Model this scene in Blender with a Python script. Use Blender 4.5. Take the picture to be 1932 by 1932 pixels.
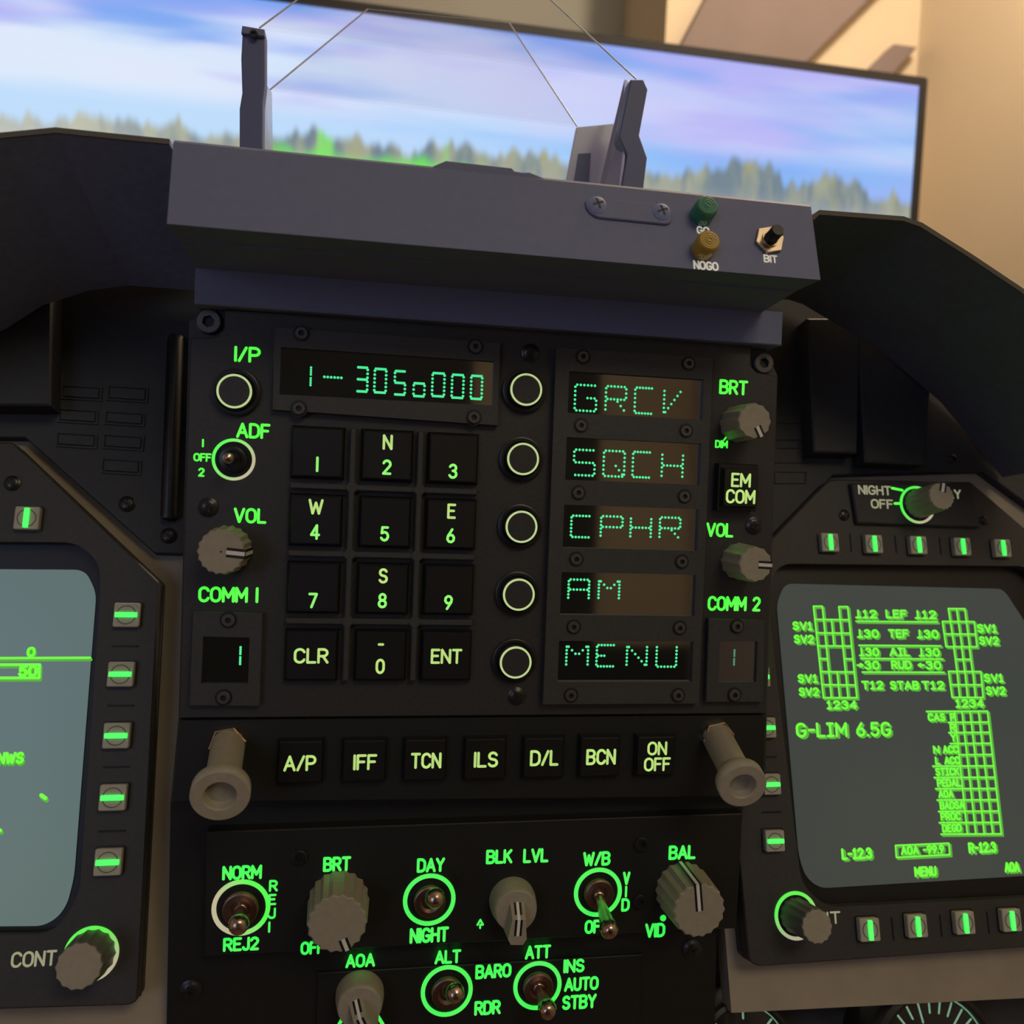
import bpy, math, random
from mathutils import Vector, Matrix
random.seed(4)
sc = bpy.context.scene
for o in list(bpy.data.objects): bpy.data.objects.remove(o)
COL = sc.collection

# ------------------------------------------------------------------ frames
# camera space: x right, y down, z forward, metres.  The upright panel, the tilted
# instrument board and the room are rigid frames (x right, y up, z out of the surface).
F, CX, CY = 1600.0, 966.0, 966.0
ex = Vector((10200-CX, 1271-CY, F)).normalized()
dn = Vector((-.031, 1, 0)); dn = (dn - ex*dn.dot(ex)).normalized()
nn = ex.cross(dn)
def turn(deg):
    a = math.radians(deg)
    d = dn*math.cos(a) + nn*math.sin(a)
    return d, ex.cross(d)
class Frame:
    def __init__(s, origin, pitch):
        d, n = turn(pitch)
        s.o, s.x, s.y, s.z = origin, ex, -d, -n
DIST = 0.246
def ray(px, py): return Vector(((px-CX)/F, (py-CY)/F, 1))
UFC = Frame(ray(900, 980)*DIST, 1.2)
def at_cam(fr, x, y, z): return fr.o + fr.x*(x/1000) + fr.y*(y/1000) + fr.z*(z/1000)
def P(fr, px, py, z=0):
    r = ray(px, py)
    t = (fr.o + fr.z*(z/1000)).dot(fr.z) / r.dot(fr.z)
    q = r*t - fr.o
    return (q.dot(fr.x)*1000, q.dot(fr.y)*1000)
ROOM = Frame(UFC.o.copy(), 3.4)
_p = P(UFC, 215, 1390, -20)
MFD = Frame(at_cam(UFC, _p[0], _p[1], -20), -11.8)
# world: X = room x, Z = room y, Y = -room z, instrument centre 1.15 m above the floor
def to_world(v):
    q = v - ROOM.o
    return Vector((q.dot(ROOM.x), -q.dot(ROOM.z), q.dot(ROOM.y) + 1.15))
def fmat(fr):
    o = to_world(fr.o)
    c = [to_world(fr.o + a) - o for a in (fr.x, fr.y, fr.z)]
    m = Matrix.Identity(4)
    for j in range(3):
        for i in range(3): m[i][j] = c[j][i]
        m[j][3] = o[j]
    return m
for fr in (UFC, ROOM, MFD): fr.m = fmat(fr)

# ------------------------------------------------------------------ camera, world, lights
cam = bpy.data.cameras.new('camera'); co = bpy.data.objects.new('camera', cam); COL.objects.link(co)
cam.sensor_width = 36; cam.lens = F*36/1932; cam.clip_start = .01; cam.clip_end = 20
c0 = to_world(Vector((0, 0, 0)))
ax = [to_world(v) - c0 for v in (Vector((1,0,0)), Vector((0,-1,0)), Vector((0,0,-1)))]
m = Matrix.Identity(4)
for j in range(3):
    for i in range(3): m[i][j] = ax[j][i]
    m[j][3] = c0[j]
co.matrix_world = m
cam.dof.use_dof = True; cam.dof.focus_distance = .25; cam.dof.aperture_fstop = 16
sc.camera = co
vs = sc.view_settings
vs.view_transform = 'Standard'; vs.look = 'None'; vs.gamma = 1; vs.use_curve_mapping = False; vs.exposure = 0
w = bpy.data.worlds.new('world'); sc.world = w; w.use_nodes = True
w.node_tree.nodes['Background'].inputs[0].default_value = (.55, .6, .8, 1)
w.node_tree.nodes['Background'].inputs[1].default_value = .03
def lamp(name, kind, loc, energy, color, size, target=None):
    l = bpy.data.lights.new(name, kind); l.energy = energy; l.color = color
    if kind == 'AREA': l.size = size
    else: l.shadow_soft_size = size
    o = bpy.data.objects.new(name, l); COL.objects.link(o); o.location = loc
    if target is not None:
        o.rotation_euler = (Vector(target)-Vector(loc)).to_track_quat('-Z', 'Y').to_euler()
    return o
# warm bulb high on the right-hand side, over the monitor wall; dim warm ceiling panel behind the viewer
lamp('wall_bulb_light', 'POINT', (.62, .50, 2.20), 21, (1, .80, .58), .05)
lamp('ceiling_panel_light', 'AREA', (.45, -1.25, 2.36), 9, (1, .86, .62), .7, (.1, 0, 1.15))

lamp('blue_fill_light', 'AREA', (-1.1, -1.95, 1.45), 6, (.50, .62, 1), .9, (0, 0, 1.2))  # added bluish fill behind the viewer; the room has no window there

# ------------------------------------------------------------------ materials
MAT = {}
def nm(name):
    m = bpy.data.materials.new(name); m.use_nodes = True; MAT[name] = m
    return m, m.node_tree.nodes, m.node_tree.links
def surf(name, col, rough=.5, metal=0, spec=.5, noise=0, nscale=300, bump=0, coat=0):
    m, n, l = nm(name); b = n['Principled BSDF']
    b.inputs['Base Color'].default_value = (*col, 1); b.inputs['Roughness'].default_value = rough
    b.inputs['Metallic'].default_value = metal; b.inputs['Specular IOR Level'].default_value = spec
    b.inputs['Coat Weight'].default_value = coat
    tc = n.new('ShaderNodeTexCoord'); t = n.new('ShaderNodeTexNoise')
    l.new(tc.outputs['Object'], t.inputs['Vector']); t.inputs['Scale'].default_value = nscale; t.inputs['Detail'].default_value = 3
    if noise:
        r = n.new('ShaderNodeValToRGB')
        r.color_ramp.elements[0].color = (*[c*(1-noise) for c in col], 1); r.color_ramp.elements[1].color = (*[min(1, c*(1+noise)) for c in col], 1)
        r.color_ramp.elements[0].position = .3; r.color_ramp.elements[1].position = .7
        l.new(t.outputs['Fac'], r.inputs['Fac']); l.new(r.outputs['Color'], b.inputs['Base Color'])
    if bump:
        k = n.new('ShaderNodeBump'); k.inputs['Strength'].default_value = bump; k.inputs['Distance'].default_value = .0004
        l.new(t.outputs['Fac'], k.inputs['Height']); l.new(k.outputs['Normal'], b.inputs['Normal'])
    return m
def glow(name, col, st=1.0, base=(.3,.3,.25)):
    m, n, l = nm(name); b = n['Principled BSDF']
    b.inputs['Base Color'].default_value = (*base, 1); b.inputs['Roughness'].default_value = .5
    b.inputs['Emission Color'].default_value = (*col, 1); b.inputs['Emission Strength'].default_value = st
    return m
surf('panel_black', (.029, .028, .027), .48, noise=.15, nscale=900, bump=.12)
surf('panel_dark', (.026, .028, .032), .6, noise=.12, nscale=500, bump=.1)
surf('panel_dimmed', (.008, .009, .008), .5, noise=.15, nscale=900, bump=.1)  # light falling off towards the lower panels, put into a darker base colour
surf('band_mauve', (.20, .155, .15), .8, noise=.04, nscale=9)
surf('key_black', (.007, .007, .007), .4, noise=.1, nscale=900)
surf('bezel_frame', (.040, .041, .039), .5, noise=.12, nscale=900, bump=.1)
surf('mfd_black', (.034, .033, .030), .55, noise=.12, nscale=700, bump=.1)
surf('coaming', (.14, .158, .265), .62, noise=.04, nscale=400, bump=.03)  # blue lens haze from the television is mixed into this base colour
surf('coaming_side', (.19, .225, .40), .62, noise=.1, nscale=400, bump=.08)  # lighter and bluer still: television haze painted into the shell colour
surf('coaming_right', (.09, .10, .145), .62, noise=.1, nscale=400, bump=.08)  # right shell keeps a weaker share of that haze in its blue
surf('coaming_rim', (.10, .085, .07), .6)
surf('knob_grey', (.32, .285, .21), .5, noise=.06, nscale=500)
surf('knob_dark', (.13, .125, .11), .5, noise=.06, nscale=500)
surf('button_grey', (.42, .385, .31), .5, noise=.05, nscale=500)
surf('frame_beige', (.33, .275, .20), .6, noise=.07, nscale=60, bump=.05)
surf('white_mark', (.75, .72, .66), .5)
surf('black_mark', (.006, .006, .006), .5)
surf('nut_metal', (.62, .50, .36), .25, metal=1)
surf('lever_metal', (.52, .38, .30), .22, metal=1)
surf('bronze', (.24, .155, .115), .4, metal=1)
surf('screw_black', (.035, .035, .035), .3, metal=.6)
surf('screw_steel', (.14, .13, .13), .35, metal=.7)
surf('window_glass', (.004, .006, .006), .05, spec=1, coat=1)
MAT['window_glass'].node_tree.nodes['Principled BSDF'].inputs['IOR'].default_value = 2.1
surf('amber_lens', (.42, .27, .03), .15, coat=.5)
surf('green_lens', (.03, .22, .13), .15, coat=.5)
surf('tv_frame', (.012, .012, .016), .4)
surf('bracket', (.085, .10, .20), .5)  # navy carries the television's lens haze over the dark brackets
surf('bracket_side', (.36, .36, .50), .22, spec=.9)  # lavender stands for television glow on the cheeks, put into the colour
surf('glass_edge', (.55, .56, .62), .3)
surf('wall_cream', (.66, .55, .40), .85, noise=.03, nscale=4)
surf('wall_olive', (.36, .36, .31), .85, noise=.03, nscale=4)
surf('ceiling_white', (.62, .57, .5), .9, noise=.03, nscale=4)
surf('floor_wood', (.20, .12, .07), .5, noise=.2, nscale=9)
glow('gauge_face', (.115, .095, .15), .8, (.1, .1, .14))  # emission added to brighten a dial the lamps leave dark
glow('gauge_blue', (.20, .22, .42), .8, (.1, .1, .14))  # pale blue sheen on the second dial, given as emission
glow('label_green', (.045, 1, .035), 1.15)
glow('label_low', (.02, 1, .08), .85)
glow('key_pale', (.45, .72, .17), .85)
glow('key_green', (.20, .85, .12), .95)
glow('ring_pale', (.46, .60, .24), .9)
glow('dots', (.012, .74, .26), 1.05)
glow('dots_dim', (.006, .20, .11), .9)
glow('button_bar', (.010, 1, .08), 1.3)
glow('symbol', (.12, 1, .02), .85)
glow('symbol_dim', (.045, .42, .012), .8)  # for dim offset copies that paint the optical smear of lit strokes
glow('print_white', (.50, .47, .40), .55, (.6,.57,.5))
glow('print_cream', (.42, .42, .24), .55)
glow('gauge_tick', (.25, .60, .36), .5)
glow('edge_cyan', (.02, .3, .12), .5)

def ring_mix(name, ca, cb, ang):
    """legend ring with uneven backlight painted as an emission gradient across it"""
    m, n, l = nm(name); b = n['Principled BSDF']
    tc = n.new('ShaderNodeTexCoord'); mp = n.new('ShaderNodeMapping'); l.new(tc.outputs['Object'], mp.inputs['Vector'])
    mp.inputs['Rotation'].default_value = (0, 0, -ang)
    sx = n.new('ShaderNodeSeparateXYZ'); l.new(mp.outputs['Vector'], sx.inputs[0])
    r = n.new('ShaderNodeMapRange'); l.new(sx.outputs['X'], r.inputs[0])
    r.inputs[1].default_value = -.0045; r.inputs[2].default_value = .0045
    c = n.new('ShaderNodeMix'); c.data_type = 'RGBA'; c.inputs[6].default_value = (*cb, 1); c.inputs[7].default_value = (*ca, 1)
    l.new(r.outputs[0], c.inputs[0]); l.new(c.outputs[2], b.inputs['Emission Color']); b.inputs['Emission Strength'].default_value = .9
    b.inputs['Base Color'].default_value = (.3, .3, .25, 1)
GR, PALE = (.03, 1, .05), (.50, .46, .28)
ring_mix('ring_left', GR, PALE, math.radians(150))
ring_mix('ring_right', GR, PALE, math.radians(20))
ring_mix('ring_up', GR, (.42, .55, .2), math.radians(100))
ring_mix('ring_top', (.04, .9, .04), (.45, .42, .28), math.radians(115))

def screen_material(name, a, b_, st):
    m, n, l = nm(name); b = n['Principled BSDF']
    tc = n.new('ShaderNodeTexCoord'); t = n.new('ShaderNodeTexNoise'); l.new(tc.outputs['Object'], t.inputs['Vector'])
    t.inputs['Scale'].default_value = 9; t.inputs['Detail'].default_value = 1
    c = n.new('ShaderNodeMix'); c.data_type = 'RGBA'; c.inputs[6].default_value = (*a, 1); c.inputs[7].default_value = (*b_, 1)
    l.new(t.outputs['Fac'], c.inputs[0]); l.new(c.outputs[2], b.inputs['Emission Color'])
    b.inputs['Emission Strength'].default_value = st; b.inputs['Base Color'].default_value = (.02, .02, .02, 1)
    b.inputs['Roughness'].default_value = .3
screen_material('screen_left', (.085, .135, .145), (.115, .165, .135), 1)
screen_material('screen_right', (.024, .038, .038), (.056, .058, .048), 1)

def glass_material():
    m, n, l = nm('combiner_glass'); n.remove(n['Principled BSDF'])
    t = n.new('ShaderNodeBsdfTransparent'); t.inputs[0].default_value = (.965, .965, .98, 1)
    g = n.new('ShaderNodeBsdfGlossy'); g.inputs['Roughness'].default_value = .02
    fz = n.new('ShaderNodeValue'); fz.outputs[0].default_value = .035
    x = n.new('ShaderNodeMixShader'); l.new(fz.outputs[0], x.inputs[0]); l.new(t.outputs[0], x.inputs[1]); l.new(g.outputs[0], x.inputs[2])
    l.new(x.outputs[0], n['Material Output'].inputs[0])
glass_material()

# ------------------------------------------------------------------ mesh builder (millimetres in, metres out)
def area2(p): return sum(p[i][0]*p[(i+1) % len(p)][1]-p[(i+1) % len(p)][0]*p[i][1] for i in range(len(p)))
def ccw(p): return list(p) if area2(p) > 0 else list(p)[::-1]
def inset(p, d):
    p = ccw(p); n = len(p); out = []
    for i in range(n):
        a, b, c = Vector(p[i-1]), Vector(p[i]), Vector(p[(i+1) % n])
        u = (b-a); v = (c-b)
        if u.length < 1e-9 or v.length < 1e-9: out.append(tuple(b)); continue
        u.normalize(); v.normalize()
        nu, nv = Vector((-u.y, u.x)), Vector((-v.y, v.x))
        k = nu+nv; L = k.length
        if L < 1e-6: out.append(tuple(b)); continue
        k /= L; s = d/max(.35, k.dot(nu)); out.append((b.x+k.x*s, b.y+k.y*s))
    return out
def rrect(x0, y0, x1, y1, r, n=4):
    pts = []
    for (cx, cy, a0) in ((x1-r, y1-r, 0), (x0+r, y1-r, 90), (x0+r, y0+r, 180), (x1-r, y0+r, 270)):
        for k in range(n+1):
            a = math.radians(a0+90*k/n); pts.append((cx+r*math.cos(a), cy+r*math.sin(a)))
    return pts
def circ(cx, cy, r, n=32, a0=0): return [(cx+r*math.cos(a0+2*math.pi*k/n), cy+r*math.sin(a0+2*math.pi*k/n)) for k in range(n)]
def round_poly(p, r, n=4):
    p = ccw(p); out = []; N = len(p)
    for i in range(N):
        a, b, c = Vector(p[i-1]), Vector(p[i]), Vector(p[(i+1) % N])
        rr = r[i] if isinstance(r, (list, tuple)) else r
        u, v = (a-b), (c-b); d = min(rr, u.length*.48, v.length*.48)
        s, e = b+u.normalized()*d, b+v.normalized()*d
        if d < .01: out.append(tuple(b)); continue
        for k in range(n+1):
            t = k/n; q = s*(1-t)**2 + b*2*t*(1-t) + e*t*t; out.append((q.x, q.y))
    return out
def hard(prof, lim=.6):
    out = [prof[0]]
    for a, b, c in zip(prof[:-2], prof[1:-1], prof[2:]):
        u, v = Vector((b[0]-a[0], b[1]-a[1])), Vector((c[0]-b[0], c[1]-b[1]))
        out.append(b)
        if u.length > 1e-6 and v.length > 1e-6 and u.angle(v) > lim: out.append(b)
    return out+[prof[-1]]
class MB:
    def __init__(s): s.v, s.f, s.sm = [], [], []
    def add(s, vs_, fs, smooth=False):
        o = len(s.v); s.v += [tuple(q) for q in vs_]
        for f in fs: s.f.append(tuple(o+i for i in f)); s.sm.append(smooth)
    def loops(s, loops, cap0=True, cap1=True, smooth=False):
        n = len(loops[0]); vs_ = [q for L in loops for q in L]; fs = []
        for k in range(len(loops)-1):
            for i in range(n):
                j = (i+1) % n; fs.append((k*n+i, k*n+j, (k+1)*n+j, (k+1)*n+i))
        s.add(vs_, fs, smooth)
        if cap0: s.add(loops[0], [tuple(range(n))[::-1]])
        if cap1: s.add(loops[-1], [tuple(range(n))])
        return s
    def prism(s, poly, z0, z1, ch=0):
        p = ccw(poly)
        if ch:
            q = inset(p, ch)
            s.loops([[(x, y, z0) for x, y in p], [(x, y, z1-ch) for x, y in p], [(x, y, z1) for x, y in q]])
        else: s.loops([[(x, y, z0) for x, y in p], [(x, y, z1) for x, y in p]])
        return s
    def box(s, x0, x1, y0, y1, z0, z1, ch=0): return s.prism([(x0, y0), (x1, y0), (x1, y1), (x0, y1)], z0, z1, ch)
    def lathe(s, prof, n=32, c=(0, 0), smooth=True, closed=False):
        if smooth and not closed: prof = hard(prof)
        L = [[(c[0]+r*math.cos(2*math.pi*k/n), c[1]+r*math.sin(2*math.pi*k/n), z) for k in range(n)] for r, z in prof]
        if closed: L.append(L[0])
        s.loops(L, not closed and prof[0][0] > 0, not closed and prof[-1][0] > 0, smooth); return s
    def frame(s, outer, inner, z0, z1, zi=None, ch=0):
        """plate between two star-shaped outlines"""
        c = Vector((sum(p[0] for p in inner)/len(inner), sum(p[1] for p in inner)/len(inner)))
        angs = sorted({round(math.atan2(p[1]-c.y, p[0]-c.x), 4) for p in list(outer)+list(inner)})
        def hit(poly, a):
            d = Vector((math.cos(a), math.sin(a))); best = 0
            for i in range(len(poly)):
                p, q = Vector(poly[i])-c, Vector(poly[(i+1) % len(poly)])-c
                e = q-p; den = d.x*e.y-d.y*e.x
                if abs(den) < 1e-12: continue
                t = (p.x*e.y-p.y*e.x)/den; u = (p.x*d.y-p.y*d.x)/den
                if t > 0 and -1e-6 <= u <= 1+1e-6: best = max(best, t)
            return (c.x+d.x*best, c.y+d.y*best)
        O = [hit(outer, a) for a in angs]; I = [hit(inner, a) for a in angs]
        zi = z0 if zi is None else zi
        lp = []
        if ch:
            Oi = [(o[0]+(i[0]-o[0])/max(1e-6, math.hypot(i[0]-o[0], i[1]-o[1]))*ch, o[1]+(i[1]-o[1])/max(1e-6, math.hypot(i[0]-o[0], i[1]-o[1]))*ch) for o, i in zip(O, I)]
            lp = [[(x, y, z0) for x, y in O], [(x, y, z1-ch) for x, y in O], [(x, y, z1) for x, y in Oi]]
        else: lp = [[(x, y, z0) for x, y in O], [(x, y, z1) for x, y in O]]
        lp += [[(x, y, z1) for x, y in I], [(x, y, zi) for x, y in I]]
        s.loops(lp, False, False); return s
    def capsule(s, a, b, w, z0, z1, n=6):
        a, b = Vector(a), Vector(b); d = b-a
        t = math.atan2(d.y, d.x) if d.length > 1e-9 else 0
        pts = [(b.x+w*math.cos(t-math.pi/2+math.pi*k/n), b.y+w*math.sin(t-math.pi/2+math.pi*k/n)) for k in range(n+1)]
        pts += [(a.x+w*math.cos(t+math.pi/2+math.pi*k/n), a.y+w*math.sin(t+math.pi/2+math.pi*k/n)) for k in range(n+1)]
        return s.prism(pts, z0, z1)
    def tube(s, a, b, r0, r1, n=20, smooth=True, caps=True):
        a, b = Vector(a), Vector(b); d = (b-a).normalized()
        u = d.orthogonal().normalized(); v = d.cross(u)
        L = [[a*(1-t)+b*t + (u*math.cos(2*math.pi*k/n)+v*math.sin(2*math.pi*k/n))*r for k in range(n)] for t, r in ((0, r0), (1, r1))]
        return s.loops(L, caps, caps, smooth)
    def sweep(s, a, b, prof, n=24, smooth=True):
        """lathe along an arbitrary axis a->b; prof = (radius, distance along axis)"""
        prof = hard(prof)
        a, b = Vector(a), Vector(b); d = (b-a).normalized(); u = d.cross(Vector((0, 0, 1)))
        u = u.normalized() if u.length > 1e-4 else Vector((1, 0, 0)); v = d.cross(u)
        L = [[a+d*t+(u*math.cos(2*math.pi*k/n)+v*math.sin(2*math.pi*k/n))*r for k in range(n)] for r, t in prof]
        return s.loops(L, prof[0][0] > 0, prof[-1][0] > 0, smooth)
    def ball(s, c, r, n=14, h=8):
        L = [[(c[0]+r*math.sin(math.pi*j/h)*math.cos(2*math.pi*k/n), c[1]+r*math.sin(math.pi*j/h)*math.sin(2*math.pi*k/n), c[2]-r*math.cos(math.pi*j/h)) for k in range(n)] for j in range(h+1)]
        return s.loops(L, False, False, True)
    def mesh(s, name):
        me = bpy.data.meshes.new(name)
        me.from_pydata([(x/1000, y/1000, z/1000) for x, y, z in s.v], [], s.f)
        me.polygons.foreach_set('use_smooth', s.sm); me.validate(); me.update(); return me
    def build(s, name, mat, parent=None, frame=None, loc=(0, 0, 0), label=None):
        o = bpy.data.objects.new(name, s.mesh(name)); COL.objects.link(o)
        o.data.materials.append(MAT[mat])
        L = Matrix.Translation(Vector(loc)/1000)
        if parent: o.parent = parent; o.matrix_local = L
        elif frame: o.matrix_world = frame.m @ L
        if label: o['label'] = label
        return o
def clone(o, parent, loc):
    c = o.copy(); COL.objects.link(c); c.parent = parent; c.matrix_local = Matrix.Translation(Vector(loc)/1000)
    for ch in list(o.children):
        d = ch.copy(); COL.objects.link(d); d.parent = c; d.matrix_local = ch.matrix_local.copy()
    return c
def thing(name, label, cat, frame, loc=(0, 0, 0), group=None):
    o = bpy.data.objects.new(name, None); COL.objects.link(o); o.empty_display_size = .01
    o.matrix_world = frame.m @ Matrix.Translation(Vector(loc)/1000)
    o['label'] = label; o['category'] = cat
    if group: o['group'] = group
    return o
def tag(o, label, cat, group=None):
    o['label'] = label; o['category'] = cat
    if group: o['group'] = group
    return o

# ------------------------------------------------------------------ stroke lettering
def arc(cx, cy, rx, ry, a0, a1, n=8):
    return [(cx+rx*math.cos(math.radians(a0+(a1-a0)*k/n)), cy+ry*math.sin(math.radians(a0+(a1-a0)*k/n))) for k in range(n+1)]
G = {
 'A': (.66, [[(0,0),(.33,1),(.66,0)], [(.11,.33),(.55,.33)]]),
 'B': (.58, [[(0,0),(0,1),(.32,1)]+arc(.32,.76,.24,.24,90,-90)+[(0,.52)], [(.32,.52)]+arc(.32,.26,.26,.26,90,-90)+[(0,0)]]),
 'C': (.60, [arc(.32,.68,.3,.32,20,180)+arc(.32,.32,.3,.32,180,340)]),
 'D': (.60, [[(0,0),(0,1),(.25,1)]+arc(.25,.65,.35,.35,90,0)+arc(.25,.35,.35,.35,0,-90)+[(0,0)]]),
 'E': (.50, [[(.5,1),(0,1),(0,0),(.5,0)], [(0,.53),(.42,.53)]]),
 'F': (.50, [[(.5,1),(0,1),(0,0)], [(0,.53),(.42,.53)]]),
 'G': (.62, [arc(.32,.68,.3,.32,25,180)+arc(.32,.32,.3,.32,180,360)+[(.62,.45),(.36,.45)]]),
 'H': (.58, [[(0,0),(0,1)], [(.58,0),(.58,1)], [(0,.52),(.58,.52)]]),
 'I': (.0, [[(0,0),(0,1)]]),
 'J': (.42, [[(.42,1),(.42,.22)]+arc(.21,.22,.21,.22,0,-170)]),
 'K': (.56, [[(0,0),(0,1)], [(.54,1),(0,.4)], [(.2,.6),(.56,0)]]),
 'L': (.48, [[(0,1),(0,0),(.48,0)]]),
 'M': (.70, [[(0,0),(0,1),(.35,.3),(.70,1),(.70,0)]]),
 'N': (.58, [[(0,0),(0,1),(.58,0),(.58,1)]]),
 'O': (.62, [arc(.31,.66,.31,.34,0,180)+arc(.31,.34,.31,.34,180,360)+[(.62,.66)]]),
 'P': (.56, [[(0,0),(0,1),(.30,1)]+arc(.30,.73,.26,.27,90,-90)+[(0,.46)]]),
 'Q': (.62, [arc(.31,.66,.31,.34,0,180)+arc(.31,.34,.31,.34,180,360)+[(.62,.66)], [(.4,.2),(.64,-.04)]]),
 'R': (.57, [[(0,0),(0,1),(.30,1)]+arc(.30,.74,.25,.26,90,-90)+[(0,.48)], [(.28,.48),(.57,0)]]),
 'S': (.54, [arc(.27,.755,.25,.245,20,270)+arc(.27,.255,.27,.255,90,-160)]),
 'T': (.58, [[(0,1),(.58,1)], [(.29,1),(.29,0)]]),
 'U': (.56, [[(0,1),(0,.28)]+arc(.28,.28,.28,.28,180,360)+[(.56,1)]]),
 'V': (.62, [[(0,1),(.31,0),(.62,1)]]),
 'W': (.80, [[(0,1),(.2,0),(.4,.8),(.6,0),(.8,1)]]),
 'X': (.58, [[(0,0),(.58,1)], [(0,1),(.58,0)]]),
 'Y': (.60, [[(0,1),(.3,.48),(.6,1)], [(.3,.48),(.3,0)]]),
 '0': (.52, [arc(.26,.66,.26,.34,0,180)+arc(.26,.34,.26,.34,180,360)+[(.52,.66)]]),
 '1': (.0, [[(0,0),(0,1)]]),
 '2': (.52, [arc(.26,.73,.26,.27,165,-30)+[(0,0),(.52,0)]]),
 '3': (.52, [arc(.25,.76,.24,.24,160,-90), arc(.25,.27,.27,.27,90,-160)]),
 '4': (.56, [[(.40,0),(.40,1),(0,.28),(.56,.28)]]),
 '5': (.52, [[(.48,1),(.08,1),(.04,.56)]+arc(.25,.32,.27,.32,125,-155)]),
 '6': (.52, [[(.36,1),(.06,.5)]+arc(.26,.29,.26,.29,150,510)]),
 '7': (.52, [[(0,1),(.52,1),(.16,0)]]),
 '8': (.52, [arc(.26,.76,.22,.24,-90,270,12), arc(.26,.26,.26,.26,90,450,12)]),
 '9': (.52, [[(.16,0),(.46,.5)]+arc(.26,.71,.26,.29,-30,330)]),
 '/': (.40, [[(0,0),(.40,1)]]), '-': (.36, [[(0,.5),(.36,.5)]]), '.': (.02, [[(0,.02),(.02,.02)]]),
 '+': (.5, [[(0,.5),(.5,.5)], [(.25,.1),(.25,.95)]]), ' ': (.30, []),
 'v': (.42, [[(.21,1),(.21,0)], [(0,0),(.42,0)]]), '>': (.5, [[(0,.5),(.5,.5),(.3,.7)], [(.5,.5),(.3,.3)]]), '<': (.5, [[(.5,.5),(0,.5),(.2,.7)], [(0,.5),(.2,.3)]]),
 'i': (.36, [[(.18,0),(.18,1),(.02,.82)], [(0,0),(.36,0)]]), 'j': (.40, [[(0,0),(.4,0)], [(.2,0),(.2,1)], [(0,1),(.4,1)]]),
 '^': (.5, [[(0,.4),(.25,1),(.5,.4),(.25,.4)], [(.25,0),(.25,.4)]]),
}
def text_segs(s, gap=.22):
    x, segs = 0, []
    for ch in s:
        wd, pl = G[ch]
        for p in pl:
            for a, b in zip(p[:-1], p[1:]): segs.append(((a[0]+x, a[1]), (b[0]+x, b[1])))
        x += wd+gap
    return segs, x-gap
def letters(mb, s, c, h, w=None, wt=.085, z0=0, z1=.15, gap=.22, off=(0, 0)):
    """c centre, h cap height, w overall width (mm); wt stroke half-width relative to h"""
    segs, tw = text_segs(s, gap)
    r = wt*h; hh = h-2*r
    sx = (w-2*r)/tw if (w and tw > .05) else hh
    x0, y0 = c[0]-tw*sx/2+off[0], c[1]-hh/2+off[1]
    for a, b in segs: mb.capsule((x0+a[0]*sx, y0+a[1]*hh), (x0+b[0]*sx, y0+b[1]*hh), r, z0, z1, 5)
    return mb
def legend(parent, fr, s, c, h, w, z, mat, wt=.085, gap=.22, base=(0, 0, 0), name='legend', z1=.15):
    """lettering whose centre, height and width are read in photograph pixels on the surface at z"""
    q = P(fr, c[0], c[1], z); hh = abs(P(fr, c[0], c[1]-h/2, z)[1]-P(fr, c[0], c[1]+h/2, z)[1])
    ww = abs(P(fr, c[0]+w/2, c[1], z)[0]-P(fr, c[0]-w/2, c[1], z)[0]) if w else None
    mb = letters(MB(), s, (0, 0), hh, ww, wt, 0, z1, gap)
    return mb.build(name, mat, parent, loc=(q[0]-base[0], q[1]-base[1], z-base[2]))

# ------------------------------------------------------------------ small hardware
def screw(parent, loc, r, kind, mat='screw_black'):
    x, y, z = loc
    if kind == 'hex':
        hexa = circ(0, 0, r*.5, 6, .3); mb = MB()
        mb.frame(circ(0, 0, r, 24), hexa, 0, r*.45, r*.08, ch=r*.12)
        o = mb.build('cap_screw', mat, parent, loc=loc)
        MB().prism(hexa, .02, r*.09).build('hex_socket', 'black_mark', o)
    else:
        mb = MB().lathe([(r, 0), (r, r*.12), (r*.8, r*.32), (r*.4, r*.42), (.001, r*.45)], 20)
        o = mb.build('cross_screw', mat, parent, loc=loc)
        x = MB()
        for a in (.35, .35+math.pi/2):
            x.capsule((-.5*r*math.cos(a), -.5*r*math.sin(a)), (.5*r*math.cos(a), .5*r*math.sin(a)), r*.11, r*.30, r*.47, 3)
        x.build('cross_slot', 'black_mark', o)
    return o
def fluted(r, n, d): return [(( r-(d if k % 2 else 0))*math.cos(2*math.pi*k/(2*n)), (r-(d if k % 2 else 0))*math.sin(2*math.pi*k/(2*n))) for k in range(2*n)]
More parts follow.
